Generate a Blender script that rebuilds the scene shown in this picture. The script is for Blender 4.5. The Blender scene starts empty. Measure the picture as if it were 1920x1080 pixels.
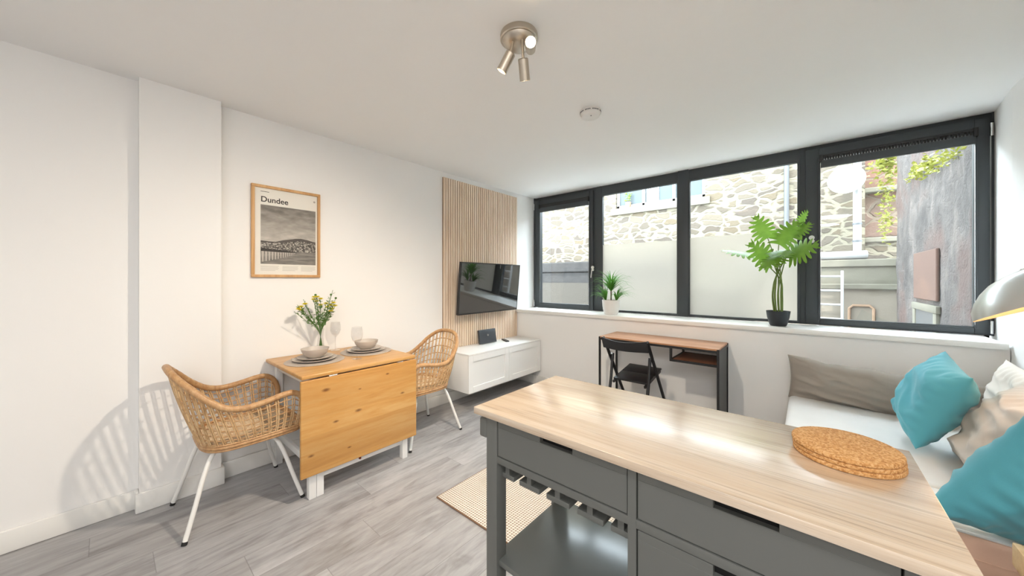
import bpy, bmesh, math, random
from mathutils import Vector, Matrix, noise
random.seed(7)
SC = bpy.context.scene
COL = SC.collection
PI = math.pi
R = math.radians

# ------------------------------------------------------------------ camera, world, sun, exposure
cam_d = bpy.data.cameras.new('camera'); cam = bpy.data.objects.new('camera', cam_d); COL.objects.link(cam)
cam.location = (0, 0, 1.35); cam.rotation_euler = (R(90), 0, R(40.5))
cam_d.sensor_width = 36; cam_d.lens = 648 / 1920 * 36; cam_d.shift_y = -15 / 1920
cam_d.clip_start = 0.02
SC.camera = cam
SC.view_settings.view_transform = 'Standard'; SC.view_settings.look = 'None'
SC.view_settings.gamma = 1; SC.view_settings.use_curve_mapping = False
SC.view_settings.exposure = 1.0

world = bpy.data.worlds.new('world'); SC.world = world; world.use_nodes = True
wb = world.node_tree.nodes['Background']
wb.inputs['Color'].default_value = (0.80, 0.92, 1.0, 1); wb.inputs['Strength'].default_value = 9.0

def lamp(name, kind, loc, energy, color=(1, 1, 1), aim=None, **kw):
    d = bpy.data.lights.new(name, kind); d.energy = energy; d.color = color
    for k, v in kw.items(): setattr(d, k, v)
    o = bpy.data.objects.new(name, d); COL.objects.link(o); o.location = loc
    if aim is not None:
        o.rotation_euler = (Vector(aim) - Vector(loc)).to_track_quat('-Z', 'Y').to_euler()
    return o
lamp('sun', 'SUN', (0, -3, 8), 3.0, (1.0, 0.93, 0.82), aim=(-1.2, 0.2, 2.0), angle=R(1.5))
# unseen fill lights added under the ceiling behind the camera to brighten the room
lamp('unseen_fill_light', 'AREA', (0.3, -1.7, 2.50), 16, (0.98, 0.97, 0.96), aim=(0.3, -1.7, 0), shape='DISK', size=0.4)
lamp('unseen_fill_light', 'AREA', (0.35, -0.5, 2.50), 14, (0.97, 0.98, 1.0), aim=(0.35, -0.5, 0), shape='DISK', size=0.5)

# ------------------------------------------------------------------ material helpers
MATS = {}
class NT:
    def __init__(s, name):
        s.m = bpy.data.materials.new(name); s.m.use_nodes = True; s.t = s.m.node_tree
        s.t.nodes.clear(); s.out = s.t.nodes.new('ShaderNodeOutputMaterial')
    def n(s, kind, **kw):
        nd = s.t.nodes.new('ShaderNode' + kind)
        for k, v in kw.items():
            if k[0].islower(): setattr(nd, k, v)
        for k, v in kw.items():
            if not k[0].islower(): s.set([i for i in nd.inputs if i.name == k and i.enabled][0], v)
        return nd
    def set(s, sock, v):
        if isinstance(v, bpy.types.NodeSocket): s.t.links.new(v, sock)
        else:
            if sock.type == 'RGBA' and len(v) == 3: v = (*v, 1)
            sock.default_value = v
    def math(s, op, a, b=0.0, c=0.0):
        nd = s.t.nodes.new('ShaderNodeMath'); nd.operation = op
        for i, v in enumerate((a, b, c)): s.set(nd.inputs[i], v)
        return nd.outputs[0]
    def vmath(s, op, a, b=(0, 0, 0)):
        nd = s.t.nodes.new('ShaderNodeVectorMath'); nd.operation = op
        s.set(nd.inputs[0], a); s.set(nd.inputs[1], b)
        return nd.outputs['Value'] if op in ('LENGTH', 'DISTANCE', 'DOT_PRODUCT') else nd.outputs[0]
    def mix(s, fac, a, b, blend='MIX'):
        nd = s.t.nodes.new('ShaderNodeMix'); nd.data_type = 'RGBA'; nd.blend_type = blend
        s.set(nd.inputs[0], fac); s.set(nd.inputs[6], a); s.set(nd.inputs[7], b)
        return nd.outputs[2]
    def ramp(s, fac, stops, interp='LINEAR'):
        nd = s.t.nodes.new('ShaderNodeValToRGB'); nd.color_ramp.interpolation = interp
        el = nd.color_ramp.elements
        while len(el) < len(stops): el.new(0.5)
        for e, (p, c) in zip(el, stops):
            e.position = p; e.color = (*c, 1) if len(c) == 3 else c
        s.set(nd.inputs[0], fac); return nd.outputs[0]
    def coord(s, scale=(1, 1, 1), loc=(0, 0, 0), rot=(0, 0, 0)):
        tc = s.t.nodes.new('ShaderNodeTexCoord'); mp = s.t.nodes.new('ShaderNodeMapping')
        s.t.links.new(tc.outputs['Object'], mp.inputs[0])
        mp.inputs['Scale'].default_value = scale; mp.inputs['Location'].default_value = loc; mp.inputs['Rotation'].default_value = rot
        return mp.outputs[0]
    def noise(s, vec, scale=5, detail=4, rough=0.5, dist=0.0):
        nd = s.n('TexNoise', Vector=vec, Scale=scale, Detail=detail, Roughness=rough, Distortion=dist)
        return nd.outputs['Fac']
    def noisec(s, vec, scale=5, detail=2):
        nd = s.n('TexNoise', Vector=vec, Scale=scale, Detail=detail); return nd.outputs['Color']
    def bump(s, h, strength=0.3, dist=0.01):
        return s.n('Bump', Height=h, Strength=strength, Distance=dist).outputs[0]
    def bsdf(s, color, rough=0.5, metal=0.0, normal=None, **kw):
        p = s.t.nodes.new('ShaderNodeBsdfPrincipled')
        s.set(p.inputs['Base Color'], color); s.set(p.inputs['Roughness'], rough); s.set(p.inputs['Metallic'], metal)
        if normal is not None: s.set(p.inputs['Normal'], normal)
        for k, v in kw.items(): s.set(p.inputs[k.replace('_', ' ')], v)
        s.t.links.new(p.outputs[0], s.out.inputs[0]); return p

def plain(name, color, rough=0.5, metal=0.0, var=0.04, nscale=8, bump=0.0, bscale=60, **kw):
    if name in MATS: return MATS[name]
    t = NT(name); v = t.coord()
    f = t.noise(v, nscale, 3)
    c = t.mix(f, [x * (1 - var) for x in color], [min(1, x * (1 + var)) for x in color])
    nm = t.bump(t.noise(v, bscale, 3), bump, 0.005) if bump else None
    t.bsdf(c, rough, metal, nm, **kw); MATS[name] = t.m
    return t.m

def wood(name, cols, grain='x', scale=1.0, rough=0.45, knots=(), stretch=0.06, boards=None, bump=0.05, kcol=(0.13, 0.045, 0.012), pores=False, **kw):
    t = NT(name)
    st = {'x': (stretch, 1, 1), 'y': (1, stretch, 1), 'z': (1, 1, stretch)}[grain]
    base = t.coord()
    v = t.vmath('MULTIPLY', base, st)
    if boards:      # (axis index, width): each glued stave gets its own grain offset
        sep = t.n('SeparateXYZ', Vector=base)
        k = t.math('FLOOR', t.math('DIVIDE', sep.outputs[boards[0]], boards[1]))
        v = t.vmath('ADD', v, t.n('CombineXYZ', X=t.math('MULTIPLY', k, 3.7), Y=t.math('MULTIPLY', k, 1.9), Z=t.math('MULTIPLY', k, 5.3)).outputs[0])
    f1 = t.noise(v, 9 * scale, 5, 0.6, 0.9); f2 = t.noise(v, 60 * scale, 4, 0.65, 0.3)
    f = t.math('ADD', t.math('MULTIPLY', f1, 0.72), t.math('MULTIPLY', f2, 0.28))
    c = t.ramp(f, [(0.30, cols[0]), (0.47, cols[1]), (0.62, cols[2])])
    if boards:
        wn = t.n('TexWhiteNoise', W=k, noise_dimensions='1D').outputs[0]
        c = t.mix(t.math('MULTIPLY', wn, 0.28), c, [x * 0.72 for x in cols[0]])
    if pores:
        pv = t.vmath('MULTIPLY', base, {'x': (0.022, 1, 1), 'y': (1, 0.022, 1), 'z': (1, 1, 0.022)}[grain])
        pn = t.noise(pv, 150, 3, 0.6, 0.4); pw = t.noise(t.vmath('MULTIPLY', base, (0.25, 1, 1)), 9, 3, 0.5, 1.0)
        pm = t.math('MULTIPLY', t.n('MapRange', Value=pn, **{'From Min': 0.52, 'From Max': 0.62}).outputs[0], t.n('MapRange', Value=pw, **{'From Min': 0.42, 'From Max': 0.62, 'To Min': 0.08, 'To Max': 0.5}).outputs[0])
        c = t.mix(pm, c, [x * 0.55 for x in cols[0]]); f2 = t.math('SUBTRACT', f2, t.math('MULTIPLY', pm, 0.8))
    for (kx, ky, kz), ks in knots:
        sc = {'x': (0.45, 1, 1), 'y': (1, 0.45, 1), 'z': (1, 1, 0.45)}[grain]
        d = t.vmath('LENGTH', t.vmath('MULTIPLY', t.vmath('SUBTRACT', base, (kx, ky, kz)), sc))
        d = t.math('ADD', d, t.math('MULTIPLY', t.math('SUBTRACT', f1, 0.5), ks * 0.9))
        mk = t.n('MapRange', Value=d, **{'From Min': ks * 0.35, 'From Max': ks * 1.1, 'To Min': 0.85, 'To Max': 0.0}).outputs[0]
        c = t.mix(mk, c, kcol)
    t.bsdf(c, rough, 0, t.bump(f2, bump, 0.002), **kw); MATS[name] = t.m
    return t.m

# ------------------------------------------------------------------ mesh helpers
def box(bm, x0, x1, y0, y1, z0, z1, bev=0.0, seg=2, rot=None, about=None):
    r = bmesh.ops.create_cube(bm, size=1.0)
    vs = r['verts']
    bmesh.ops.scale(bm, vec=(abs(x1 - x0), abs(y1 - y0), abs(z1 - z0)), verts=vs)
    c = Vector(((x0 + x1) / 2, (y0 + y1) / 2, (z0 + z1) / 2))
    bmesh.ops.translate(bm, vec=c, verts=vs)
    if bev > 0:
        es = list({e for v in vs for e in v.link_edges})
        rb = bmesh.ops.bevel(bm, geom=es, offset=bev, segments=seg, affect='EDGES', profile=0.5)
        vs = list({v for v in rb['verts']} | {v for v in vs if v.is_valid})
    if rot is not None:
        bmesh.ops.rotate(bm, cent=about or c, matrix=rot, verts=[v for v in vs if v.is_valid])
    return [v for v in vs if v.is_valid]

def frames(pts, closed):
    n = len(pts); T = []
    for i in range(n):
        a = pts[(i - 1) % n] if (closed or i > 0) else pts[0]
        b = pts[(i + 1) % n] if (closed or i < n - 1) else pts[-1]
        d = (b - a); T.append(d.normalized() if d.length > 1e-9 else Vector((0, 0, 1)))
    up = Vector((0, 0, 1)) if abs(T[0].z) < 0.9 else Vector((1, 0, 0))
    N = (up - T[0] * up.dot(T[0])).normalized(); out = []
    for i in range(n):
        N = (N - T[i] * N.dot(T[i]))
        N = N.normalized() if N.length > 1e-9 else T[i].orthogonal().normalized()
        out.append((T[i], N, T[i].cross(N)))
    return out

def tube(bm, pts, r, n=8, closed=False, sy=1.0):
    pts = [Vector(p) for p in pts]; fr = frames(pts, closed); rings = []
    for i, (p, (t, N, B)) in enumerate(zip(pts, fr)):
        rr = r[i] if isinstance(r, (list, tuple)) else r
        rings.append([bm.verts.new(p + N * (math.cos(2 * PI * k / n) * rr * sy) + B * (math.sin(2 * PI * k / n) * rr)) for k in range(n)])
    m = len(rings)
    for i in range(m if closed else m - 1):
        a, b = rings[i], rings[(i + 1) % m]
        for k in range(n): bm.faces.new((a[k], a[(k + 1) % n], b[(k + 1) % n], b[k]))
    if not closed:
        bm.faces.new(rings[0][::-1]); bm.faces.new(rings[-1])

def cyl(bm, a, b, r, n=16): tube(bm, [a, b], r, n)

def lathe(bm, prof, c=(0, 0, 0), n=32, M=None, cap=True):
    c = Vector(c); rings = []
    for (r, z) in prof:
        if r < 1e-6:
            p = Vector((0, 0, z)); p = (M @ p) if M else p
            rings.append([bm.verts.new(p + c)])
        else:
            ring = []
            for k in range(n):
                p = Vector((r * math.cos(2 * PI * k / n), r * math.sin(2 * PI * k / n), z))
                p = (M @ p) if M else p
                ring.append(bm.verts.new(p + c))
            rings.append(ring)
    for a, b in zip(rings, rings[1:]):
        for k in range(n):
            k2 = (k + 1) % n
            if len(a) == 1 and len(b) == 1: continue
            if len(a) == 1: bm.faces.new((a[0], b[k], b[k2]))
            elif len(b) == 1: bm.faces.new((a[k], b[0], a[k2]))
            else: bm.faces.new((a[k], b[k], b[k2], a[k2]))

def prism(bm, poly, fn0, fn1):
    a = [bm.verts.new(fn0(p)) for p in poly]; b = [bm.verts.new(fn1(p)) for p in poly]; n = len(poly)
    bm.faces.new(a[::-1]); bm.faces.new(b)
    for i in range(n): bm.faces.new((a[i], a[(i + 1) % n], b[(i + 1) % n], b[i]))

def catmull(P, per=6, closed=False):
    P = [Vector(p) for p in P]; out = []; n = len(P)
    for i in range(n if closed else n - 1):
        p0 = P[i - 1] if (closed or i > 0) else P[0] * 2 - P[1]
        p1, p2 = P[i], P[(i + 1) % n]
        p3 = P[(i + 2) % n] if (closed or i < n - 2) else P[-1] * 2 - P[-2]
        for k in range(per):
            t = k / per
            out.append(0.5 * ((2 * p1) + (-p0 + p2) * t + (2 * p0 - 5 * p1 + 4 * p2 - p3) * t * t + (-p0 + 3 * p1 - 3 * p2 + p3) * t ** 3))
    if not closed: out.append(P[-1])
    return out

def resample(P, n):
    L = [0]
    for a, b in zip(P, P[1:]): L.append(L[-1] + (b - a).length)
    out = []; j = 0
    for k in range(n):
        s = L[-1] * k / (n - 1)
        while j < len(L) - 2 and L[j + 1] < s: j += 1
        t = (s - L[j]) / max(1e-9, L[j + 1] - L[j]); out.append(P[j].lerp(P[j + 1], min(1, t)))
    return out

def finish(bm, name, mat, smooth=35):
    bmesh.ops.recalc_face_normals(bm, faces=bm.faces)
    me = bpy.data.meshes.new(name); bm.to_mesh(me); bm.free()
    for m in (mat if isinstance(mat, (list, tuple)) else [mat]): me.materials.append(m)
    if smooth:
        me.shade_smooth()
        if smooth < 180: me.set_sharp_from_angle(angle=R(smooth))
    return me

def root_loc(o):
    while o.parent: o = o.parent
    return Vector(o.location)

def part(name, bm, mat, parent, smooth=35, label=None, local=False):
    if not local: bmesh.ops.translate(bm, vec=-root_loc(parent), verts=bm.verts)
    o = bpy.data.objects.new(name, finish(bm, name, mat, smooth)); COL.objects.link(o); o.parent = parent
    if label: o['label'] = label
    return o

def tag(o, label, cat, group=None, kind=None):
    o['label'] = label; o['category'] = cat
    if group: o['group'] = group
    if kind: o['kind'] = kind
    return o

def single(name, bm, mat, loc, label, cat, group=None, smooth=35, kind=None):
    bmesh.ops.translate(bm, vec=-Vector(loc), verts=bm.verts)
    o = bpy.data.objects.new(name, finish(bm, name, mat, smooth)); COL.objects.link(o); o.location = loc
    return tag(o, label, cat, group, kind)

def struct(name, bm, mat, smooth=0, parent=None):
    o = bpy.data.objects.new(name, finish(bm, name, mat, smooth)); COL.objects.link(o)
    o['kind'] = 'structure'
    return o

def thing(name, loc, label, cat, group=None, rotz=0):
    o = bpy.data.objects.new(name, None); COL.objects.link(o); o.location = loc; o.rotation_euler = (0, 0, rotz)
    o.empty_display_size = 0.1
    return tag(o, label, cat, group)

def sthing(name, loc):
    o = bpy.data.objects.new(name, None); COL.objects.link(o); o.location = loc; o['kind'] = 'structure'
    return o

def dup(o, loc, label, rotz=None, parent=None):
    c = o.copy(); COL.objects.link(c)
    if parent is None:
        c.location = loc; c['label'] = label
        if rotz is not None: c.rotation_euler = (0, 0, rotz)
    else: c.parent = parent
    for ch in list(o.children): dup(ch, None, None, None, c)
    return c

def B(): return bmesh.new()
def bx(*a, **k):
    bm = B(); box(bm, *a, **k); return bm

# ------------------------------------------------------------------ materials
M_wall = plain('white_wall_paint', (0.89, 0.88, 0.865), 0.75, var=0.012, nscale=2, bump=0.03, bscale=180)
M_ceil = plain('white_ceiling_paint', (0.91, 0.905, 0.895), 0.85, var=0.01, nscale=2, bump=0.02, bscale=150)
M_gloss = plain('white_gloss_paint', (0.86, 0.85, 0.82), 0.35, var=0.01)
M_white = plain('white_lacquer', (0.87, 0.87, 0.86), 0.35, var=0.01)
M_anth = plain('anthracite_frame', (0.045, 0.052, 0.058), 0.42, var=0.04)
M_blackplastic = plain('black_plastic', (0.012, 0.012, 0.013), 0.4)
M_blackwood = plain('black_painted_wood', (0.012, 0.012, 0.014), 0.42, bump=0.03)
M_steel = plain('brushed_nickel', (0.56, 0.50, 0.42), 0.32, 1.0, var=0.05)
M_chrome = plain('silver_metal', (0.75, 0.75, 0.75), 0.25, 1.0)
M_islgrey = plain('grey_island_paint', (0.125, 0.128, 0.118), 0.38, var=0.02)
M_dark = plain('gap_shade_black', (0.01, 0.01, 0.01), 0.8)
M_whitemetal = plain('white_metal', (0.82, 0.81, 0.78), 0.35, var=0.01)
M_rubber = plain('black_rubber', (0.015, 0.014, 0.013), 0.7)
M_ratt = wood('rattan_cane', [(0.40, 0.22, 0.09), (0.60, 0.38, 0.19), (0.72, 0.52, 0.30)], 'z', 3, 0.45, stretch=0.5)
M_rattrim = wood('wrapped_rattan', [(0.32, 0.16, 0.065), (0.48, 0.27, 0.12), (0.58, 0.36, 0.18)], 'z', 4, 0.45, stretch=0.6)
M_seatcane = wood('pale_seat_cane', [(0.52, 0.36, 0.21), (0.68, 0.51, 0.33), (0.78, 0.63, 0.44)], 'y', 3, 0.5, stretch=0.5)
M_oak = wood('oak_worktop', [(0.40, 0.28, 0.175), (0.61, 0.465, 0.325), (0.69, 0.56, 0.425)], 'x', 1.6, 0.34, stretch=0.05, bump=0.6, pores=True, Coat_Weight=1.0, Coat_Roughness=0.22, Coat_IOR=2.5)
M_walnut = wood('brown_desk_board', [(0.30, 0.13, 0.06), (0.45, 0.22, 0.11), (0.55, 0.30, 0.17)], 'x', 1.5, 0.35)
M_frameoak = wood('oak_frame', [(0.42, 0.21, 0.08), (0.58, 0.32, 0.13), (0.66, 0.40, 0.18)], 'z', 2, 0.5)
M_slat = wood('pale_oak_slats', [(0.70, 0.52, 0.38), (0.80, 0.63, 0.48), (0.86, 0.72, 0.58)], 'z', 2.5, 0.6)
M_slatback = plain('slat_backing_felt', (0.30, 0.20, 0.13), 0.9)
M_traywood = wood('light_pine_tray', [(0.60, 0.36, 0.15), (0.74, 0.50, 0.25), (0.80, 0.58, 0.33)], 'x', 2, 0.5)

def fabric(name, color, rough=0.9, scale=700, b=0.25, var=0.06, sheen=0.2):
    t = NT(name); v = t.coord()
    w = t.noise(v, scale, 2); big = t.noise(v, 6, 3)
    c = t.mix(big, [x * (1 - var) for x in color], [min(1, x * (1 + var)) for x in color])
    t.bsdf(c, rough, 0, t.bump(w, b, 0.002), **{'Sheen_Weight': sheen}); MATS[name] = t.m
    return t.m
M_teal = fabric('teal_cotton', (0.10, 0.40, 0.48))
M_greycush = fabric('taupe_grey_cotton', (0.33, 0.29, 0.25))
M_beige = fabric('beige_linen', (0.52, 0.46, 0.40))
M_cream = fabric('cream_linen', (0.66, 0.60, 0.53))
M_seat = fabric('white_sofa_cover', (0.74, 0.73, 0.71))
M_tan = plain('warm_light_tan', (0.70, 0.45, 0.33), 0.42, var=0.06, bump=0.08, bscale=90)  # tan puts the warm light on the sofa's end into its colour
M_stone_ware = plain('greige_stoneware', (0.54, 0.48, 0.425), 0.4, var=0.05)
M_placemat = fabric('woven_placemat', (0.42, 0.35, 0.29), scale=400, b=0.5)
M_pot = plain('white_ceramic', (0.78, 0.76, 0.73), 0.35)
M_potblack = plain('black_pot', (0.02, 0.025, 0.03), 0.45)
M_soil = plain('soil', (0.05, 0.032, 0.02), 0.95, var=0.4, nscale=60)
def leafmat(name, c1, c2, trans=0.25):
    t = NT(name); f = t.noise(t.coord(), 14, 3)
    c = t.mix(f, c1, c2)
    p = t.n('BsdfPrincipled', **{'Base Color': c, 'Roughness': 0.42}); tr = t.n('BsdfTranslucent', Color=c)
    mx = t.n('MixShader', Fac=trans); t.t.links.new(p.outputs[0], mx.inputs[1]); t.t.links.new(tr.outputs[0], mx.inputs[2])
    t.t.links.new(mx.outputs[0], t.out.inputs[0]); return t.m
M_mon = leafmat('monstera_leaf', (0.10, 0.24, 0.02), (0.26, 0.44, 0.06), 0.35)
M_monstem = leafmat('monstera_stem', (0.12, 0.20, 0.03), (0.22, 0.30, 0.07), 0.1)
M_grass = leafmat('dracaena_leaf', (0.05, 0.20, 0.02), (0.14, 0.38, 0.05), 0.3)
M_stemg = leafmat('flower_stem', (0.05, 0.14, 0.02), (0.14, 0.27, 0.06), 0.1)
M_yel = leafmat('yellow_petals', (0.90, 0.76, 0.02), (0.98, 0.90, 0.08), 0.2)
M_ivy = leafmat('ivy_leaf', (0.09, 0.13, 0.02), (0.34, 0.31, 0.05), 0.3)
M_bark = plain('bark', (0.10, 0.06, 0.035), 0.8)

def glassmat(name, tint=(1, 1, 1), gloss=1.0, rough=0.0, ior=1.45):
    t = NT(name)
    tr = t.n('BsdfTransparent', Color=tint); gl = t.n('BsdfGlossy', Color=(1, 1, 1), Roughness=rough)
    lw = t.n('LayerWeight', Blend=0.5); fr = t.math('ADD', 0.04, t.math('MULTIPLY', 0.9, t.math('POWER', lw.outputs['Facing'], 4.0)))
    mx = t.n('MixShader', Fac=t.math('MULTIPLY', fr, gloss))
    t.t.links.new(tr.outputs[0], mx.inputs[1]); t.t.links.new(gl.outputs[0], mx.inputs[2])
    t.t.links.new(mx.outputs[0], t.out.inputs[0]); return t.m
M_glass = glassmat('window_glass', (0.97, 0.98, 0.98), 0.6)
M_wine = glassmat('clear_wine_glass', (0.96, 0.96, 0.96), 1.0, 0.02)
M_picglass = glassmat('picture_glass', (1, 1, 1), 0.10, 0.42)
def filmmat():
    t = NT('frosted_privacy_film')
    d = t.n('BsdfTranslucent', Color=(0.54, 0.495, 0.435)); e = t.n('BsdfDiffuse', Color=(0.45, 0.44, 0.42))
    mx = t.n('MixShader', Fac=0.22); t.t.links.new(d.outputs[0], mx.inputs[1]); t.t.links.new(e.outputs[0], mx.inputs[2])
    rf = t.n('BsdfRefraction', Color=(0.95, 0.94, 0.92), Roughness=0.38, IOR=1.25)
    m2 = t.n('MixShader', Fac=0.55); t.t.links.new(mx.outputs[0], m2.inputs[1]); t.t.links.new(rf.outputs[0], m2.inputs[2])
    t.t.links.new(m2.outputs[0], t.out.inputs[0]); return t.m
M_film = filmmat()
def emit(name, color, s):
    t = NT(name); e = t.n('Emission', Color=color, Strength=s); t.t.links.new(e.outputs[0], t.out.inputs[0]); return t.m
M_bulb = emit('lit_bulb', (1.0, 0.82, 0.50), 40)

def floormat():
    t = NT('grey_vinyl_planks'); base = t.coord()
    sep = t.n('SeparateXYZ', Vector=base)
    W, L = 0.19, 1.25
    row = t.math('FLOOR', t.math('DIVIDE', sep.outputs[0], W))
    off = t.math('MULTIPLY', t.n('TexWhiteNoise', W=row, noise_dimensions='1D').outputs[0], L)
    yy = t.math('ADD', sep.outputs[1], off)
    colm = t.math('FLOOR', t.math('DIVIDE', yy, L))
    rnd = t.n('TexWhiteNoise', Vector=t.n('CombineXYZ', X=row, Y=colm).outputs[0], noise_dimensions='3D')
    fx = t.math('FRACT', t.math('DIVIDE', sep.outputs[0], W)); fy = t.math('FRACT', t.math('DIVIDE', yy, L))
    ex = t.math('MULTIPLY', t.math('MINIMUM', fx, t.math('SUBTRACT', 1, fx)), W)
    ey = t.math('MULTIPLY', t.math('MINIMUM', fy, t.math('SUBTRACT', 1, fy)), L)
    seam = t.n('MapRange', Value=t.math('MINIMUM', ex, ey), **{'From Min': 0.0005, 'From Max': 0.0025, 'To Min': 1.0, 'To Max': 0.0}).outputs[0]
    v = t.vmath('ADD', t.vmath('MULTIPLY', base, (1, 0.16, 1)), t.vmath('MULTIPLY', rnd.outputs[1], (9, 9, 9)))
    g = t.noise(v, 7, 6, 0.62, 0.8); g2 = t.noise(v, 45, 4, 0.6, 0.2)
    big = t.noise(t.vmath('ADD', t.vmath('MULTIPLY', base, (1, 0.45, 1)), t.vmath('MULTIPLY', rnd.outputs[1], (5, 5, 5))), 5.0, 4, 0.6, 1.2)
    f = t.math('ADD', t.math('MULTIPLY', g, 0.65), t.math('MULTIPLY', g2, 0.35))
    c = t.ramp(f, [(0.34, (0.20, 0.19, 0.19)), (0.47, (0.33, 0.325, 0.33)), (0.62, (0.45, 0.445, 0.45))])
    c = t.mix(t.n('MapRange', Value=big, **{'From Min': 0.60, 'From Max': 0.74, 'To Min': 0.0, 'To Max': 0.55}).outputs[0], c, (0.13, 0.12, 0.11))
    c = t.mix(t.math('MULTIPLY', rnd.outputs[0], 0.30), c, (0.20, 0.19, 0.18))
    c = t.mix(t.math('MULTIPLY', seam, 0.45), c, (0.10, 0.095, 0.09))
    h = t.math('SUBTRACT', t.math('MULTIPLY', g2, 0.15), seam)
    t.bsdf(c, t.math('ADD', 0.30, t.math('MULTIPLY', g2, 0.15)), 0, t.bump(h, 0.15, 0.003)); return t.m
M_floor = floormat()

def stonemat(name, mortar, cols, scale=2.2, stretch=(1, 1, 2.1), mw=0.09, axis_rough=0.9, contrast=0.5, bumpd=0.04):
    t = NT(name); base = t.coord()
    warp = t.vmath('MULTIPLY', t.vmath('SUBTRACT', t.noisec(base, 2.5, 3), (0.5, 0.5, 0.5)), (0.35, 0.35, 0.22))
    v = t.vmath('MULTIPLY', t.vmath('ADD', base, warp), stretch)
    vo = t.n('TexVoronoi', Vector=v, Scale=scale, Randomness=0.82); ve = t.n('TexVoronoi', Vector=v, Scale=scale, feature='DISTANCE_TO_EDGE', Randomness=0.82)
    edge = t.math('ADD', ve.outputs['Distance'], t.math('MULTIPLY', t.math('SUBTRACT', t.noise(base, 14, 3), 0.5), 0.07))
    mk = t.n('MapRange', Value=edge, **{'From Min': mw * 0.55, 'From Max': mw * 1.15}).outputs[0]
    sx = t.n('SeparateXYZ', Vector=vo.outputs['Color'])
    sc = t.ramp(sx.outputs[0], [(i / max(1, len(cols) - 1), c) for i, c in enumerate(cols)])
    grain = t.noise(base, 18, 5, 0.65)
    sc = t.mix(t.math('MULTIPLY', grain, contrast), sc, [x * 0.45 for x in cols[0]])
    c = t.mix(mk, mortar, sc)
    h = t.math('ADD', t.math('MULTIPLY', mk, 0.6), t.math('MULTIPLY', grain, 0.5))
    t.bsdf(c, axis_rough, 0, t.bump(h, 0.6, bumpd)); return t.m
M_rubble = stonemat('sunlit_rubble_stone', (0.150, 0.132, 0.094), [(0.099, 0.08, 0.054), (0.067, 0.054, 0.04), (0.112, 0.092, 0.067), (0.058, 0.046, 0.037), (0.092, 0.07, 0.042), (0.105, 0.089, 0.067)], 3.1, (1, 1, 2.4), mw=0.11, contrast=0.25)
M_redstone = stonemat('red_sandstone_blocks', (0.123, 0.094, 0.068), [(0.135, 0.064, 0.044), (0.152, 0.081, 0.054), (0.111, 0.073, 0.054), (0.143, 0.098, 0.068)], 1.6, (1, 1, 2.2), 0.05)

def roughwall(name, c1, c2, c3):
    t = NT(name); b = t.coord(); f = t.noise(b, 2.2, 8, 0.68, 0.6); g = t.noise(b, 9, 6, 0.7, 0.3); k = t.noise(b, 1.1, 3, 0.5, 0.5)
    c = t.ramp(f, [(0.32, c1), (0.50, c2), (0.66, c3)])
    c = t.mix(t.n('MapRange', Value=k, **{'From Min': 0.5, 'From Max': 0.62}).outputs[0], c, t.mix(g, (0.075, 0.040, 0.031), (0.15, 0.093, 0.074)))
    c = t.mix(t.math('MULTIPLY', g, 0.7), c, (0.05, 0.042, 0.04))
    vo = t.n('TexVoronoi', Vector=t.vmath('MULTIPLY', t.vmath('ADD', b, t.vmath('MULTIPLY', t.noisec(b, 3, 3), (0.5, 0.5, 0.5))), (1, 1, 1.7)), Scale=2.0, feature='DISTANCE_TO_EDGE')
    h = t.math('ADD', t.math('ADD', g, t.math('MULTIPLY', t.noise(b, 30, 5, 0.7), 0.6)), t.math('MULTIPLY', t.math('MINIMUM', vo.outputs['Distance'], 0.05), 3))
    t.bsdf(c, 0.95, 0, t.bump(h, 0.8, 0.05)); return t.m
M_side = roughwall('weathered_pink_grey_stone', (0.037, 0.031, 0.027), (0.102, 0.087, 0.078), (0.177, 0.146, 0.126))
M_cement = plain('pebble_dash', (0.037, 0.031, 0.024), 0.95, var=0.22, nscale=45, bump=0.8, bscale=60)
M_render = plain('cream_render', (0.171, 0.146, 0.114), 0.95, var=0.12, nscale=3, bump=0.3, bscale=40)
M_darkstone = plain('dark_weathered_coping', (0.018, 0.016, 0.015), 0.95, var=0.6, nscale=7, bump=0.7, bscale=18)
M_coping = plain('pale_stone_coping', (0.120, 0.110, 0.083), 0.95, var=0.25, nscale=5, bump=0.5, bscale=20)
M_redpatch = plain('salmon_render_patch', (0.092, 0.051, 0.037), 0.95, var=0.12, nscale=5, bump=0.3, bscale=40)
M_tarmac = plain('pale_paving', (0.330, 0.325, 0.314), 0.95, var=0.2, nscale=20, bump=0.3)
M_outwhite = plain('white_exterior_paint', (0.259, 0.256, 0.252), 0.5)
M_lampwhite = plain('white_lamp_paint', (0.80, 0.79, 0.77), 0.4)

# ------------------------------------------------------------------ room shell
XL, XR, YB, YW, YF, H = -3.02, 0.955, -2.6, 3.626, 4.03, 2.53
struct('floor', bx(-3.3, 1.3, YB - 0.2, YW + 0.02, -0.12, 0), M_floor)
struct('ceiling', bx(-3.3, 1.3, YB - 0.2, 4.12, H, H + 0.25), M_ceil)
bm = B(); box(bm, -3.3, XL - 0.001, YB, 4.12, 0, H); box(bm, XL - 0.15, -2.950, 0.12, 0.49, 0, H)
struct('wall_left', bm, M_wall)
bm = B(); prism(bm, [(XR, YB), (XR, 3.60), (0.997, 4.02), (0.997, 4.12), (1.095, 4.12), (1.095, YB)], lambda p: Vector((p[0], p[1], 0)), lambda p: Vector((p[0], p[1], H)))
struct('wall_right', bm, M_wall)
struct('wall_back', bx(-3.3, 1.3, YB - 0.2, YB, 0, H), M_wall)
struct('wall_window', bx(-3.02, XR, YW, 4.12, 0, 0.93), M_wall)
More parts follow.
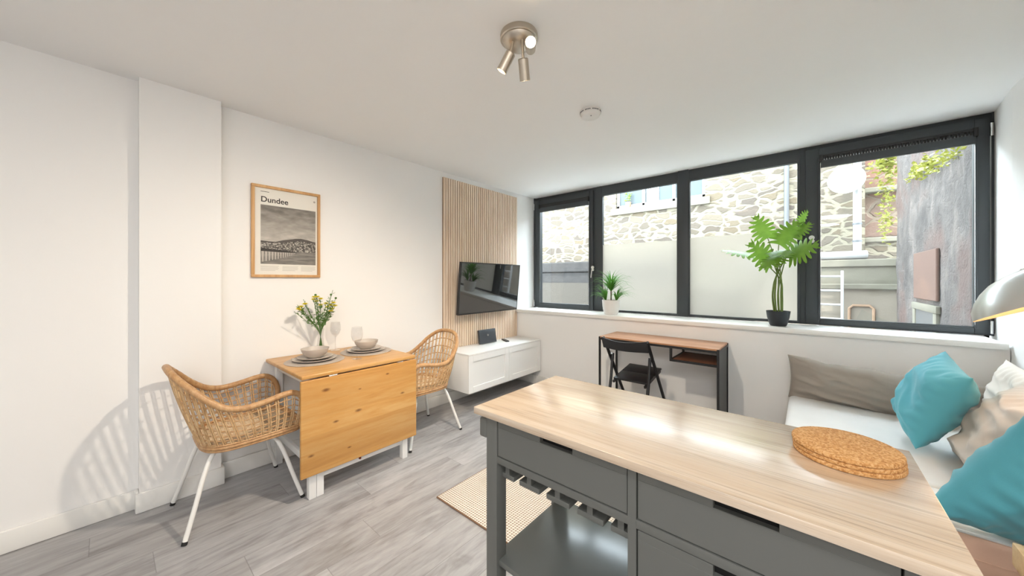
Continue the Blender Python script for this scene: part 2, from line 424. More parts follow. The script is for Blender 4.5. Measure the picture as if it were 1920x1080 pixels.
def board(name, x0, x1, y0, y1):
    bm = B(); box(bm, x0, x1, y0, y1, 0, 0.112, bev=0.006, seg=2); struct(name, bm, M_gloss, 35)
board('baseboard_left_near', XL, -3.003, YB, 0.115)
bm = B(); box(bm, -2.951, -2.933, 0.104, 0.506, 0, 0.115, bev=0.006); box(bm, -3.02, -2.94, 0.49, 0.506, 0, 0.115, bev=0.006); box(bm, -3.02, -2.94, 0.104, 0.12, 0, 0.115, bev=0.006)
struct('baseboard_left_pier', bm, M_gloss, 35)
board('baseboard_left', XL, -3.003, 0.5, YW)
board('baseboard_window', XL, XR, YW - 0.017, YW)
board('baseboard_right', XR - 0.017, XR, YB, YW)
struct('trim_1', bx(-3.018, 0.944, 3.596, 4.0, 0.917, 0.957, bev=0.004), M_gloss, 35)

# windows
def ring(bm, x0, x1, z0, z1, w, y0, y1, bev=0.004, wb=None, wt=None):
    wb = wb or w; wt = wt or w
    box(bm, x0, x0 + w, y0, y1, z0, z1, bev=bev); box(bm, x1 - w, x1, y0, y1, z0, z1, bev=bev)
    box(bm, x0 + w, x1 - w, y0, y1, z1 - wt, z1, bev=bev); box(bm, x0 + w, x1 - w, y0, y1, z0, z0 + wb, bev=bev)
Z0, Z1 = 0.957, H
struct('trim_2', (lambda b: (box(b, -3.018, -3.0, 4.02, 4.10, Z0, Z1), box(b, -2.09, -1.965, 4.035, 4.10, Z0, Z1, bev=0.003), box(b, -1.068, -0.962, 4.02, 4.10, Z0, Z1, bev=0.003),
        box(b, -0.056, 0.005, 4.035, 4.10, Z0, Z1, bev=0.003), box(b, 0.985, 0.997, 4.035, 4.10, Z0, Z1), box(b, -3.0, 0.985, 4.04, 4.10, Z1 - 0.115, Z1, bev=0.003),
        box(b, -3.0, 0.985, 4.04, 4.10, Z0, Z0 + 0.025, bev=0.003), b)[-1])(B()), M_anth, 35)
def casement(n, x0, x1, gx0, gx1, zt, zb):
    t = sthing('window_%d' % n, (x0, 4.05, Z0)); bm = B()
    y0, y1 = 4.015, 4.075
    box(bm, x0, gx0, y0, y1, Z0 + 0.01, Z1 - 0.035, bev=0.004); box(bm, gx1, x1, y0, y1, Z0 + 0.01, Z1 - 0.035, bev=0.004)
    box(bm, gx0, gx1, y0, y1, zt, Z1 - 0.035, bev=0.004); box(bm, gx0, gx1, y0, y1, Z0 + 0.01, zb, bev=0.004)
    ring(bm, gx0 - 0.012, gx1 + 0.012, zb - 0.012, zt + 0.012, 0.016, 4.008, 4.03, 0.003)
    part('window_frame', bm, M_anth, t)
    part('window_pane', bx(gx0 - 0.005, gx1 + 0.005, 4.042, 4.048, zb - 0.005, zt + 0.005), M_glass, t, 0)
    return t
w1 = casement(1, -2.995, -2.075, -2.9, -2.128, 2.40, 1.028)
w4 = casement(4, -0.010, 0.975, 0.083, 0.908, 2.40, 1.015)
def fixed(n, gx0, gx1, film):
    t = sthing('window_%d' % n, (gx0, 4.05, Z0)); bm = B()
    ring(bm, gx0 - 0.012, gx1 + 0.012, 0.966, 2.425, 0.018, 4.03, 4.075, 0.003)
    part('window_frame', bm, M_anth, t)
    part('window_pane', bx(gx0, gx1, 4.046, 4.052, 0.98, 2.415), M_glass, t, 0)
    part('privacy_film', bx(gx0, gx1, 4.0405, 4.0415, 0.984, film), M_film, t, 0)
fixed(2, -1.957, -1.075, 1.785); fixed(3, -0.957, -0.062, 1.80)
def hinge(t, x, z):
    bm = B(); cyl(bm, (x, 4.0, z - 0.045), (x, 4.0, z + 0.045), 0.008, 12); box(bm, x - 0.006, x + 0.006, 3.995, 4.02, z - 0.035, z + 0.035, bev=0.002)
    part('hinge', bm, M_chrome, t, label='silver hinge')
for z in (1.02, 2.40): hinge(w1, -2.998, z); hinge(w4, 0.978, z)
def lock(t, x, z):
    bm = B(); M = Matrix.Rotation(R(90), 3, 'X')
    lathe(bm, [(0, 0.012), (0.018, 0.012), (0.02, 0.006), (0.02, 0)], (x, 4.012, z), 20, M); lathe(bm, [(0, 0.016), (0.014, 0.016), (0.016, 0.006), (0.016, 0)], (x + 0.004, 4.012, z - 0.03), 20, M)
    tube(bm, [(x - 0.006, 4.0, z - 0.03), (x - 0.012, 3.995, z - 0.08), (x - 0.018, 3.995, z - 0.13)], 0.005, 8)
    part('window_lock', bm, M_pot, t, label='white lockable restrictor')
lock(w1, -2.075, 1.51); lock(w4, 0.03, 1.72)

# blinds of the two opening windows
def blind(x0, x1, z, ribs, label):
    t = thing('pleated_blind', (x0, 4.0, z), label, 'blind', 'blinds pulled up in the opening windows')
    part('headrail', bx(x0, x1, 3.985, 4.012, z + 0.042, z + 0.062, bev=0.003), M_blackplastic, t)
    bm = B(); n = int((x1 - x0) / 0.017)
    for i in range(n):
        xa = x0 + 0.02 + (x1 - x0 - 0.04) * i / n
        box(bm, xa, xa + 0.010, 3.987, 4.008, z + 0.014, z + 0.045, bev=0.002, seg=1)
    if ribs: part('pleats', bm, M_blackplastic, t)
    else: bm.free(); part('pleats', bx(x0 + 0.015, x1 - 0.015, 3.987, 4.008, z + 0.014, z + 0.045), M_blackplastic, t)
    part('bottom_rail', bx(x0 + 0.01, x1 - 0.01, 3.985, 4.012, z - 0.045, z + 0.016, bev=0.003), M_anth, t)
    for xx in (x0, x1 - 0.022): part('end_bracket', bx(xx, xx + 0.022, 3.978, 4.013, z + 0.002, z + 0.066, bev=0.004), M_blackplastic, t)
    for xx in (x0 + 0.012, x1 - 0.012):
        bm = B(); cyl(bm, (xx, 4.0, 1.03), (xx, 4.0, z), 0.0012, 6); part('guide_wire', bm, M_chrome, t, label='thin silver guide wire')
blind(-2.905, -2.122, 2.355, False, 'dark blind gathered at the top of the small left opening window')
blind(0.078, 0.918, 2.362, True, 'black ribbed blind gathered at the top of the large right window')

# ------------------------------------------------------------------ outside
def out(name, bm, mat, loc, label, cat, **k): return single(name, bm, mat, loc, label, cat, **k)
o = single('ground', bx(-16, 8, 4.13, 16, -0.5, -0.3), M_tarmac, (-4, 10, -0.5), 'pale paved lane outside the window', 'ground'); o['kind'] = 'structure'
t = thing('stone_building', (-4, 8.5, -0.3), 'sunlit cream rubble stone building across the lane with a white window', 'building')
bm = B()
XA, XB_, ZA, ZB_ = -3.74, -1.7, 3.17, 4.15
box(bm, -13, XA, 8.5, 9.0, -0.3, 4.4); box(bm, XB_, 0.76, 8.5, 9.0, -0.3, 4.4); box(bm, XA, XB_, 8.5, 9.0, -0.3, ZA); box(bm, XA, XB_, 8.5, 9.0, ZB_, 4.4)
part('stone_wall', bm, M_rubble, t, 0)
part('window_sill', bx(XA - 0.12, XB_ + 0.1, 8.44, 8.6, ZA - 0.16, ZA - 0.002), M_coping, t, 0, label='pale stone sill')
bm = B(); w = 0.07
for xx in (XA + 0.035, -3.06, -2.36, XB_ - 0.035): box(bm, xx - 0.035, xx + 0.035, 8.56, 8.64, ZA, ZB_, bev=0.005)
box(bm, XA, XB_, 8.56, 8.64, ZA, ZA + 0.08, bev=0.005); box(bm, XA, XB_, 8.56, 8.64, ZB_ - 0.08, ZB_, bev=0.005)
part('window_frame', bm, M_outwhite, t, label='white painted timber window frame')
M_dglass = plain('reflective_house_glass', (0.06, 0.075, 0.08), 0.25, Specular_IOR_Level=0.2)
part('window_pane', bx(XA + 0.05, XB_ - 0.05, 8.60, 8.61, ZA + 0.05, ZB_ - 0.05), M_dglass, t, 0)
bm = B()
for i in range(6):
    box(bm, -2.98 + i * 0.05, -2.95 + i * 0.05, 8.57, 8.60, ZA + 0.08, ZB_ - 0.1)
part('curtain', bm, plain('grey_curtain', (0.45, 0.45, 0.45), 0.9), t)
t = thing('potted_houseplant', (-3.42, 8.535, ZA), 'small green plant in terracotta pot on the far building windowsill', 'plant')
bm = B(); lathe(bm, [(0, 0), (0.05, 0), (0.07, 0.13), (0.06, 0.13), (0, 0.12)], (-3.42, 8.50, ZA), 16); part('terracotta_pot', bm, plain('terracotta', (0.50, 0.20, 0.10), 0.8), t)
bm = B()
for i in range(26):
    a = random.uniform(0, 2 * PI); r = random.uniform(0.02, 0.11); z = ZA + 0.13 + random.uniform(0.04, 0.26)
    c = Vector((-3.42 + r * math.cos(a), 8.50 + r * 0.25 * math.sin(a), z))
    bmesh.ops.create_icosphere(bm, subdivisions=1, radius=random.uniform(0.015, 0.035), matrix=Matrix.Translation(c) @ Matrix.Diagonal((1, 1, 0.5, 1)))
part('foliage', bm, M_mon, t, 180)
single('downpipe', (lambda b: (cyl(b, (-0.30, 8.45, -0.3), (-0.30, 8.45, 4.35), 0.04, 12), b)[-1])(B()), plain('grey_downpipe', (0.075, 0.08, 0.085), 0.6), (-0.30, 8.45, -0.3), 'slim grey downpipe running up the stone building wall', 'pipe')
t = thing('street_pole', (0.64, 8.2, -0.3), 'white vertical post standing in front of the stone building corner', 'post')
bm = B(); cyl(bm, (0.64, 8.2, -0.3), (0.64, 8.2, 4.9), 0.052, 16); part('post', bm, M_outwhite, t)
for z in (2.28, 1.99):
    bm = B(); cyl(bm, (0.64, 8.2, z), (0.64, 8.2, z + 0.03), 0.060, 16); part('collar', bm, plain('grey_downpipe', (0.3, 0.3, 0.3)), t, label='dark joint collar')
t = thing('satellite_dish', (0.55, 8.2, 2.95), 'white round satellite dish beside the white post', 'satellite dish')
bm = B(); Md = (Vector((-0.12, -0.97, 0.12))).to_track_quat('Z', 'Y').to_matrix()
lathe(bm, [(0, 0.0), (0.08, 0.006), (0.16, 0.022), (0.235, 0.055), (0.235, 0.048), (0.16, 0.014), (0, -0.012)], (0.50, 8.05, 3.02), 32, Md); part('dish', bm, M_outwhite, t, 60)
bm = B(); tube(bm, [(0.50, 8.06, 3.02), (0.58, 8.14, 2.99), (0.63, 8.19, 2.97)], 0.02, 8); part('bracket', bm, M_outwhite, t)
# retaining wall and its pieces
t = thing('retaining_wall', (-1.5, 7.5, -0.3), 'low retaining wall along the lane with dark weathered coping on the left', 'wall')
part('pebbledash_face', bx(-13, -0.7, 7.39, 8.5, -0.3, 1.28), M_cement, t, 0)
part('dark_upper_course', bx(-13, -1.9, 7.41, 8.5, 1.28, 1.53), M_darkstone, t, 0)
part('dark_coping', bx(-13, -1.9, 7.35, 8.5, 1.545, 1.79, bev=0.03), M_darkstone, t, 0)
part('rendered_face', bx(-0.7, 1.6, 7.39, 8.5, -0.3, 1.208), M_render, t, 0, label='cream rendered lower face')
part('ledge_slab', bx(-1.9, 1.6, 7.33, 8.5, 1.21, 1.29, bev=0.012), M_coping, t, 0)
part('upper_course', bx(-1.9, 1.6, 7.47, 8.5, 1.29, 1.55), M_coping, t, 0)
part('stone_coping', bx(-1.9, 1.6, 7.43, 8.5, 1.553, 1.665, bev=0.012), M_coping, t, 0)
single('drain_pipe', (lambda b: (tube(b, [(-0.9, 7.52, 1.735), (0.60, 7.52, 1.735), (0.69, 7.54, 1.735)], 0.066, 14), b)[-1])(B()), M_outwhite, (-0.1, 7.52, 1.667), 'thick white horizontal pipe lying on the retaining wall top', 'pipe')
t = thing('ladder', (0.26, 7.19, -0.3), 'pale metal ladder leaning on the retaining wall outside right window', 'ladder')
for xx in (0.11, 0.385): part('rail', bx(xx, xx + 0.033, 7.16, 7.22, -0.3, 1.49, bev=0.004), M_outwhite, t)
for k in range(8): 
    bm = B(); z = -0.1 + k * 0.215; cyl(bm, (0.14, 7.19, z), (0.39, 7.19, z), 0.016, 10); part('rung', bm, M_outwhite, t)
single('arched_vent', (lambda b: (tube(b, [(0.49, 7.37, 0.60), (0.49, 7.37, 0.92), (0.53, 7.37, 0.965), (0.71, 7.37, 0.965), (0.75, 7.37, 0.92), (0.75, 7.37, 0.60)], 0.018, 6), b)[-1])(B()), plain('rusty_metal', (0.25, 0.16, 0.10), 0.8), (0.62, 7.37, 0.6), 'rounded brown metal hoop on the rendered wall near ladder', 'hoop')
t = thing('red_sandstone_wall', (1.4, 8.9, -0.3), 'stepped red sandstone wall between the white post and ivy', 'wall')
part('stonework', bx(0.761, 2.6, 8.9, 9.3, -0.3, 4.3), M_redstone, t, 0)
for z in (2.98, 2.10): part('ledge', bx(0.765, 2.0, 8.72, 8.9, z - 0.09, z, bev=0.02), M_coping, t, 0)
part('lower_block', bx(0.765, 2.0, 8.78, 8.9, 1.62, 2.01), M_rubble, t, 0)
t = thing('alley_wall', (1.0, 5.7, -0.3), 'weathered pink and grey stone side wall close outside right window', 'wall')
bm = B()   # rough stone surface: a subdivided face displaced along x
NX, NZ = 150, 110; grid = []
for i in range(NX + 1):
    col = []
    for j in range(NZ + 1):
        y = 4.13 + (7.34 - 4.13) * i / NX; z = -0.3 + 4.5 * j / NZ
        d = noise.noise(Vector((y * 3.1, z * 3.7, 1))) * 0.014 + noise.noise(Vector((y * 9, z * 11, 4))) * 0.008
        col.append(bm.verts.new((0.975 - d, y, z)))
    grid.append(col)
for i in range(NX):
    for j in range(NZ): bm.faces.new((grid[i][j], grid[i + 1][j], grid[i + 1][j + 1], grid[i][j + 1]))
box(bm, 1.01, 1.6, 4.13, 7.34, -0.3, 4.2)
part('stonework', bm, M_side, t, 60)
part('render_patch', bx(0.948, 0.975, 5.22, 6.15, 1.14, 1.66, bev=0.01), M_redpatch, t, 0, label='salmon rendered patch')
bm = B(); box(bm, 0.940, 0.975, 5.18, 6.20, 1.02, 1.095, bev=0.008); box(bm, 0.944, 0.975, 5.20, 5.31, 0.3, 1.02, bev=0.008); box(bm, 0.944, 0.975, 6.07, 6.18, 0.3, 1.02, bev=0.008)
part('opening_surround', bm, M_coping, t, 35, label='pale stone surround of small opening')
part('opening', bx(0.955, 0.966, 5.31, 6.07, 0.3, 1.02), plain('dusty_dark_glass', (0.08, 0.08, 0.08), 0.5), t, 0, label='dark recessed opening')
def leafcloud(bm, c, ext, n, s):
    for _ in range(n):
        p = Vector([c[k] + random.gauss(0, ext[k]) for k in range(3)])
        q = Matrix.Translation(p) @ Matrix.Rotation(random.uniform(0, 6.28), 4, 'Z') @ Matrix.Rotation(random.uniform(-1.2, 1.2), 4, 'X') @ Matrix.Rotation(random.uniform(-1, 1), 4, 'Y')
        r = s * random.uniform(0.6, 1.3)
        vs = [bm.verts.new(q @ Vector(v)) for v in ((-r, 0, 0), (0, -r * 0.6, r * 0.15), (r, 0, 0), (0, r * 0.6, r * 0.15))]
        bm.faces.new(vs)
bm = B()
leafcloud(bm, (0.89, 7.48, 3.05), (0.07, 0.05, 0.13), 230, 0.036); leafcloud(bm, (0.90, 7.48, 2.6), (0.045, 0.04, 0.19), 130, 0.03); leafcloud(bm, (0.89, 7.48, 2.2), (0.04, 0.04, 0.12), 100, 0.03)
single('ivy', bm, M_ivy, (0.9, 7.48, 1.9), 'yellow green ivy hanging where the two outside walls meet', 'ivy', kind='stuff', smooth=0)
bm = B(); leafcloud(bm, (0.945, 6.0, 2.60), (0.008, 0.24, 0.035), 120, 0.026); leafcloud(bm, (0.945, 5.4, 2.50), (0.008, 0.22, 0.04), 100, 0.024)
leafcloud(bm, (0.945, 4.85, 2.44), (0.008, 0.22, 0.04), 90, 0.022)
single('wall_moss', bm, M_ivy, (0.945, 5.4, 2.4), 'patches of green growth high on the pink grey side wall', 'moss', kind='stuff', smooth=0)

# ------------------------------------------------------------------ slatted panel, TV, media unit
t = thing('slatted_wall_panel', (-3.0, 3.0, 0.16), 'tall pale oak slatted panel behind the television', 'wall panel')
part('backing', bx(XL, XL + 0.008, 2.368, 3.622, 0.16, 2.47), M_slatback, t, 0)
n = 38
for i in range(n):
    y = 2.368 + (3.622 - 2.368) * i / n
    part('slat', bx(XL + 0.008, XL + 0.022, y + 0.003, y + 0.003 + 0.0245, 0.16, 2.47, bev=0.0015, seg=1), M_slat, t)
t = thing('media_cabinet', (-2.8, 3.0, 0.192), 'long white wall-hung media cabinet with two shaker doors under television', 'cabinet')
x0, x1, y0, y1, z0, z1 = XL + 0.023, -2.618, 2.372, 3.608, 0.192, 0.592
bm = B(); box(bm, x0, x1, y0, y0 + 0.018, z0, z1 - 0.018, bev=0.001); box(bm, x0, x1, y1 - 0.018, y1, z0, z1 - 0.018, bev=0.001); box(bm, x0, x1, y0 + 0.018, y1 - 0.018, z0, z0 + 0.018); box(bm, x0, x0 + 0.01, y0 + 0.018, y1 - 0.018, z0, z1 - 0.018)
box(bm, x0, x1, (y0 + y1) / 2 - 0.009, (y0 + y1) / 2 + 0.009, z0 + 0.018, z1 - 0.018)
part('carcass', bm, M_white, t)
part('top_panel', bx(x0, x1 + 0.018, y0, y1, z1 - 0.017, z1, bev=0.0015), M_white, t)
ym = (y0 + y1) / 2
for a, b in ((y0 + 0.001, ym - 0.0015), (ym + 0.0015, y1 - 0.001)):
    bm = B(); xa, xb = x1 + 0.001, x1 + 0.018; fw = 0.062; zt = z1 - 0.019
    box(bm, xa, xb, a, a + fw, z0, zt, bev=0.001, seg=1); box(bm, xa, xb, b - fw, b, z0, zt, bev=0.001, seg=1)
    box(bm, xa, xb, a + fw, b - fw, z0, z0 + fw, bev=0.001, seg=1); box(bm, xa, xb, a + fw, b - fw, zt - fw, zt, bev=0.001, seg=1)
    box(bm, xa, xa + 0.007, a + fw, b - fw, z0 + fw, zt - fw)
    part('door', bm, M_white, t)
# television, tilted slightly down on its wall arm
t = thing('television', (-2.88, 2.96, 1.25), 'black flat screen television mounted on the slatted oak panel', 'television')
Mtv = Matrix.Rotation(R(1.5), 4, 'Z') @ Matrix.Rotation(R(5.5), 4, 'Y')
def tvp(bm): bmesh.ops.transform(bm, matrix=Matrix.Translation((-2.845, 2.965, 1.255)) @ Mtv, verts=bm.verts); return bm
part('casing', tvp(bx(-0.035, -0.004, -0.512, 0.512, -0.29, 0.29, bev=0.004)), M_blackplastic, t)
bm = B(); ringpts = None
for a in ((-0.004, 0.0, -0.512, 0.512, 0.281, 0.29), (-0.004, 0.0, -0.512, 0.512, -0.29, -0.276), (-0.004, 0.0, -0.512, -0.504, -0.276, 0.281), (-0.004, 0.0, 0.504, 0.512, -0.276, 0.281)): box(bm, *a)
part('bezel', tvp(bm), M_blackplastic, t)
M_screen = plain('dark_glossy_screen', (0.012, 0.012, 0.012), 0.04, var=0.0, Coat_Weight=1.0, Coat_Roughness=0.03, Specular_IOR_Level=1.0)
part('screen', tvp(bx(-0.0039, -0.0015, -0.504, 0.504, -0.276, 0.281)), M_screen, t, 0)
bm = B(); box(bm, -2.9975, -2.975, 2.80, 3.13, 1.10, 1.40, bev=0.003); box(bm, -2.98, -2.87, 2.85, 2.88, 1.2, 1.3); box(bm, -2.98, -2.87, 3.05, 3.08, 1.2, 1.3)
part('wall_bracket', bm, M_blackplastic, t)
t = thing('router', (-2.85, 2.95, 0.593), 'dark grey upright router with small silver emblem on the media cabinet', 'router')
def rtp(bm): bmesh.ops.transform(bm, matrix=Matrix.Translation((-2.885, 2.955, 0.5995)) @ Matrix.Rotation(R(-2), 4, 'Z') @ Matrix.Rotation(R(-11), 4, 'Y'), verts=bm.verts); return bm
part('case', rtp(bx(-0.03, 0.0, -0.135, 0.135, 0, 0.165, bev=0.006)), plain('slate_plastic', (0.045, 0.052, 0.062), 0.4), t)
bm = B()
for a in (0, 60, 120): box(bm, 0.0002, 0.0012, -0.014, 0.014, 0.093, 0.097, rot=Matrix.Rotation(R(a + 15), 3, 'X'), about=(0, 0, 0.095))
part('emblem', rtp(bm), M_chrome, t, label='small silver emblem')
bm = B(); box(bm, -0.01, 0.01, -0.085, 0.085, 0, 0.014, bev=0.005, seg=3)
M2 = Matrix.Translation((-2.86, 3.22, 0.593)) @ Matrix.Rotation(R(62), 4, 'Z') 
tr = thing('remote_control', (-2.86, 3.22, 0.593), 'slim black remote control lying beside the router', 'remote')
bm.free(); bm = B(); box(bm, -0.021, 0.021, -0.085, 0.085, 0, 0.014, bev=0.005, seg=3); bmesh.ops.transform(bm, matrix=M2, verts=bm.verts); part('body', bm, M_blackplastic, tr)
bm = B()
for i in range(6):
    for j in range(3): box(bm, -0.013 + j * 0.01, -0.007 + j * 0.01, -0.06 + i * 0.02, -0.052 + i * 0.02, 0.0138, 0.0152)
bmesh.ops.transform(bm, matrix=M2, verts=bm.verts); part('buttons', bm, plain('grey_buttons', (0.2, 0.2, 0.2)), tr)

# ------------------------------------------------------------------ poster
t = thing('framed_poster', (XL, 0.892, 1.37), 'oak framed black and white Dundee poster on the left wall', 'poster')
py0, py1, pz0, pz1 = 0.664, 1.121, 1.370, 2.041
fx0, fx1 = XL, XL + 0.022; fw = 0.020; bm = B()
box(bm, fx0, fx1, py0, py1, pz0, pz0 + fw, bev=0.002); box(bm, fx0, fx1, py0, py1, pz1 - fw, pz1, bev=0.002)
box(bm, fx0, fx1, py0, py0 + fw, pz0 + fw, pz1 - fw, bev=0.002); box(bm, fx0, fx1, py1 - fw, py1, pz0 + fw, pz1 - fw, bev=0.002)
part('frame', bm, M_frameoak, t)
part('paper', bx(fx0 + 0.001, fx0 + 0.008, py0 + fw, py1 - fw, pz0 + fw, pz1 - fw), plain('cream_paper', (0.80, 0.77, 0.70), 0.8, var=0.01), t, 0)
# coordinates on the sheet: u 0..1 left-right (y), v 0..1 bottom-top
def sheet(u, v): return (py0 + (py1 - py0) * u, pz0 + (pz1 - pz0) * v)
def skymat():
    m = NT('printed_cloudy_sky'); b = m.coord(); s = m.n('SeparateXYZ', Vector=b)
    f = m.noise(m.vmath('MULTIPLY', b, (1, 3, 9)), 3, 5, 0.6)
    g = m.n('MapRange', Value=s.outputs[2], **{'From Min': 0.18, 'From Max': 0.52, 'To Min': 0.85, 'To Max': 0.05}).outputs[0]
    c = m.ramp(m.math('ADD', m.math('MULTIPLY', f, 0.6), m.math('MULTIPLY', g, 0.6)), [(0.28, (0.16, 0.145, 0.13)), (0.6, (0.42, 0.39, 0.35)), (0.85, (0.66, 0.62, 0.56))])
    m.bsdf(c, 0.8); return m.m
def townmat():
    m = NT('printed_hillside_town'); b = m.coord(); v = m.n('TexVoronoi', Vector=m.vmath('MULTIPLY', b, (1, 1, 1.6)), Scale=110)
    sx = m.n('SeparateXYZ', Vector=v.outputs['Color'])
    c = m.ramp(sx.outputs[0], [(0.0, (0.05, 0.045, 0.04)), (0.55, (0.12, 0.11, 0.10)), (0.8, (0.35, 0.32, 0.28)), (1.0, (0.6, 0.56, 0.5))])
    m.bsdf(c, 0.8); return m.m
def rivermat():
    m = NT('printed_river'); b = m.coord(); f = m.noise(m.vmath('MULTIPLY', b, (1, 2, 16)), 4, 4, 0.6)
    m.bsdf(m.ramp(f, [(0.35, (0.13, 0.12, 0.11)), (0.6, (0.27, 0.25, 0.225))]), 0.8); return m.m
M_pdark = plain('printed_dark_ink', (0.035, 0.03, 0.028), 0.8)
M_pgrey = plain('printed_grey_ink', (0.42, 0.39, 0.35), 0.8)
M_phill = plain('printed_hill', (0.09, 0.08, 0.072), 0.8, var=0.3, nscale=40)
M_plight = plain('printed_light_ink', (0.50, 0.46, 0.41), 0.8)
def flat(poly, d, name, mat):
    bm = B(); prism(bm, [sheet(*p) for p in poly], lambda p: Vector((fx0 + 0.008, p[0], p[1])), lambda p: Vector((fx0 + 0.008 + d, p[0], p[1])))
    return bm
ph = part('printed_photograph', flat([(0.125, 0.145), (0.93, 0.145), (0.93, 0.79), (0.125, 0.79)], 0.0004, '', None), skymat(), t, 0)
hill = [(0.125, 0.30), (0.125, 0.40), (0.22, 0.395), (0.33, 0.395), (0.42, 0.415), (0.52, 0.43), (0.62, 0.445), (0.70, 0.45), (0.80, 0.44), (0.88, 0.425), (0.93, 0.42), (0.93, 0.30)]
part('printed_hill', flat(hill, 0.0006, '', None), M_phill, ph, 0)
part('printed_town', flat([(0.125, 0.29), (0.125, 0.375), (0.45, 0.39), (0.65, 0.42), (0.8, 0.415), (0.93, 0.395), (0.93, 0.27)], 0.0008, '', None), townmat(), ph, 0)
part('printed_river', flat([(0.125, 0.147), (0.93, 0.147), (0.93, 0.295), (0.5, 0.29), (0.125, 0.29)], 0.0010, '', None), rivermat(), ph, 0)
bm = flat([(0.125, 0.285), (0.125, 0.315), (0.35, 0.31), (0.64, 0.29), (0.63, 0.282), (0.40, 0.28)], 0.0013, '', None)
part('printed_bridge_deck', bm, M_pdark, ph, 0)
bm = B()
for i in range(15):
    u = 0.145 + 0.47 * (1 - (1 - i / 15) ** 1.5); hgt = 0.115 * (1 - i / 16.0) ; wd = 0.016 * (1 - i / 19)
    pl = [sheet(u, 0.285 - hgt), sheet(u + wd, 0.285 - hgt), sheet(u + wd * 1.6, 0.287), sheet(u - wd * 0.6, 0.287)]
    prism(bm, pl, lambda p: Vector((fx0 + 0.008, p[0], p[1])), lambda p: Vector((fx0 + 0.0092, p[0], p[1])))
part('printed_bridge_piers', bm, M_plight, ph, 0)
cv = bpy.data.curves.new('lettering', 'FONT'); cv.body = 'Dundee'; cv.size = 0.068; cv.extrude = 0.0003; cv.offset = 0.0011
tmp = bpy.data.objects.new('tmp', cv); COL.objects.link(tmp); bpy.context.view_layer.update()
me = bpy.data.meshes.new_from_object(tmp.evaluated_get(bpy.context.evaluated_depsgraph_get())); bpy.data.objects.remove(tmp)
bm = B(); bm.from_mesh(me)
xs = [v.co.x for v in bm.verts]; sx = 0.172 / (max(xs) - min(xs))
u0, v0 = sheet(0.125, 0.822)
bmesh.ops.transform(bm, matrix=Matrix(((0, 0, 1, fx0 + 0.0084), (sx, 0, 0, u0), (0, sx * 1.02, 0, v0), (0, 0, 0, 1))), verts=bm.verts)
part('lettering', bm, M_pdark, t, 0, label='black word Dundee')
bm = B()
prism(bm, [sheet(0.125, 0.930), sheet(0.24, 0.930), sheet(0.24, 0.935), sheet(0.125, 0.935)], lambda p: Vector((fx0 + 0.008, p[0], p[1])), lambda p: Vector((fx0 + 0.0085, p[0], p[1])))
part('header_line', bm, M_pdark, t, 0)
for col_ in ((0.125, 0.375), (0.425, 0.66), (0.70, 0.93)):
    bm = B()
    for k in range(5):
        v = 0.122 - k * 0.012; e = col_[1] - (0.05 if k == 4 else 0.012 * (k % 2))
        prism(bm, [sheet(col_[0], v), sheet(e, v), sheet(e, v + 0.003), sheet(col_[0], v + 0.003)], lambda p: Vector((fx0 + 0.008, p[0], p[1])), lambda p: Vector((fx0 + 0.0083, p[0], p[1])))
    part('caption_lines', bm, M_pgrey, t, 0)
bm = B(); lathe(bm, [(0, 0.0004), (0.008, 0.0004), (0.008, 0)], (fx0 + 0.0082, *sheet(0.91, 0.90)), 20, Matrix.Rotation(R(90), 3, 'Y')); part('round_emblem', bm, M_pgrey, t, 0, label='small grey round emblem')
part('glazing', bx(fx0 + 0.0125, fx0 + 0.0135, py0 + fw, py1 - fw, pz0 + fw, pz1 - fw), M_picglass, t, 0)

# ------------------------------------------------------------------ drop leaf table
knots_leaf = [((0.33, 0.15, 0.66 - 0.775 + 0.0), 0.02)]
def K(y, z, s): return ((-2.278 + 2.64, y - 1.14, z), s)   # table origin (-2.64, 1.14, 0)
M_pine = wood('honey_pine', [(0.450, 0.211, 0.054), (0.576, 0.302, 0.090), (0.630, 0.378, 0.144)], 'y', 1.2, 0.38, stretch=0.10, boards=(2, 0.10),
              knots=[K(0.885, 0.665, 0.013), K(1.09, 0.48, 0.012), K(1.42, 0.515, 0.010), K(0.945, 0.45, 0.010), K(0.80, 0.285, 0.010), K(1.30, 0.68, 0.007), K(1.10, 0.62, 0.006), K(1.03, 0.255, 0.007)])
M_pinetop = wood('honey_pine_top', [(0.450, 0.211, 0.054), (0.576, 0.302, 0.090), (0.630, 0.378, 0.144)], 'y', 1.2, 0.33, stretch=0.10, boards=(0, 0.10))
t = thing('drop_leaf_table', (-2.64, 1.14, 0), 'honey pine drop-leaf dining table with white legs and its leaf folded down', 'table')
part('tabletop', bx(-2.998, -2.283, 0.748, 1.538, 0.750, 0.775, bev=0.007, seg=3), M_pinetop, t)
part('drop_leaf', bx(-2.302, -2.280, 0.744, 1.541, 0.160, 0.743, bev=0.005, seg=3), M_pine, t)
bm = B(); ring_ = (0.68, 0.749)
box(bm, -2.96, -2.37, 0.815, 0.835, 0.685, 0.749, bev=0.001); box(bm, -2.96, -2.37, 1.455, 1.475, 0.685, 0.749, bev=0.001); box(bm, -2.96, -2.94, 0.835, 1.455, 0.685, 0.749, bev=0.001); box(bm, -2.39, -2.37, 0.835, 1.455, 0.685, 0.749, bev=0.001)
part('apron', bm, M_whitemetal, t)
for (xa, ya) in ((-2.99, 0.80), (-2.362, 0.802), (-2.99, 1.448), (-2.362, 1.445)):
    part('leg', bx(xa, xa + 0.045, ya, ya + 0.042, 0.0, 0.7485, bev=0.003), M_white, t)
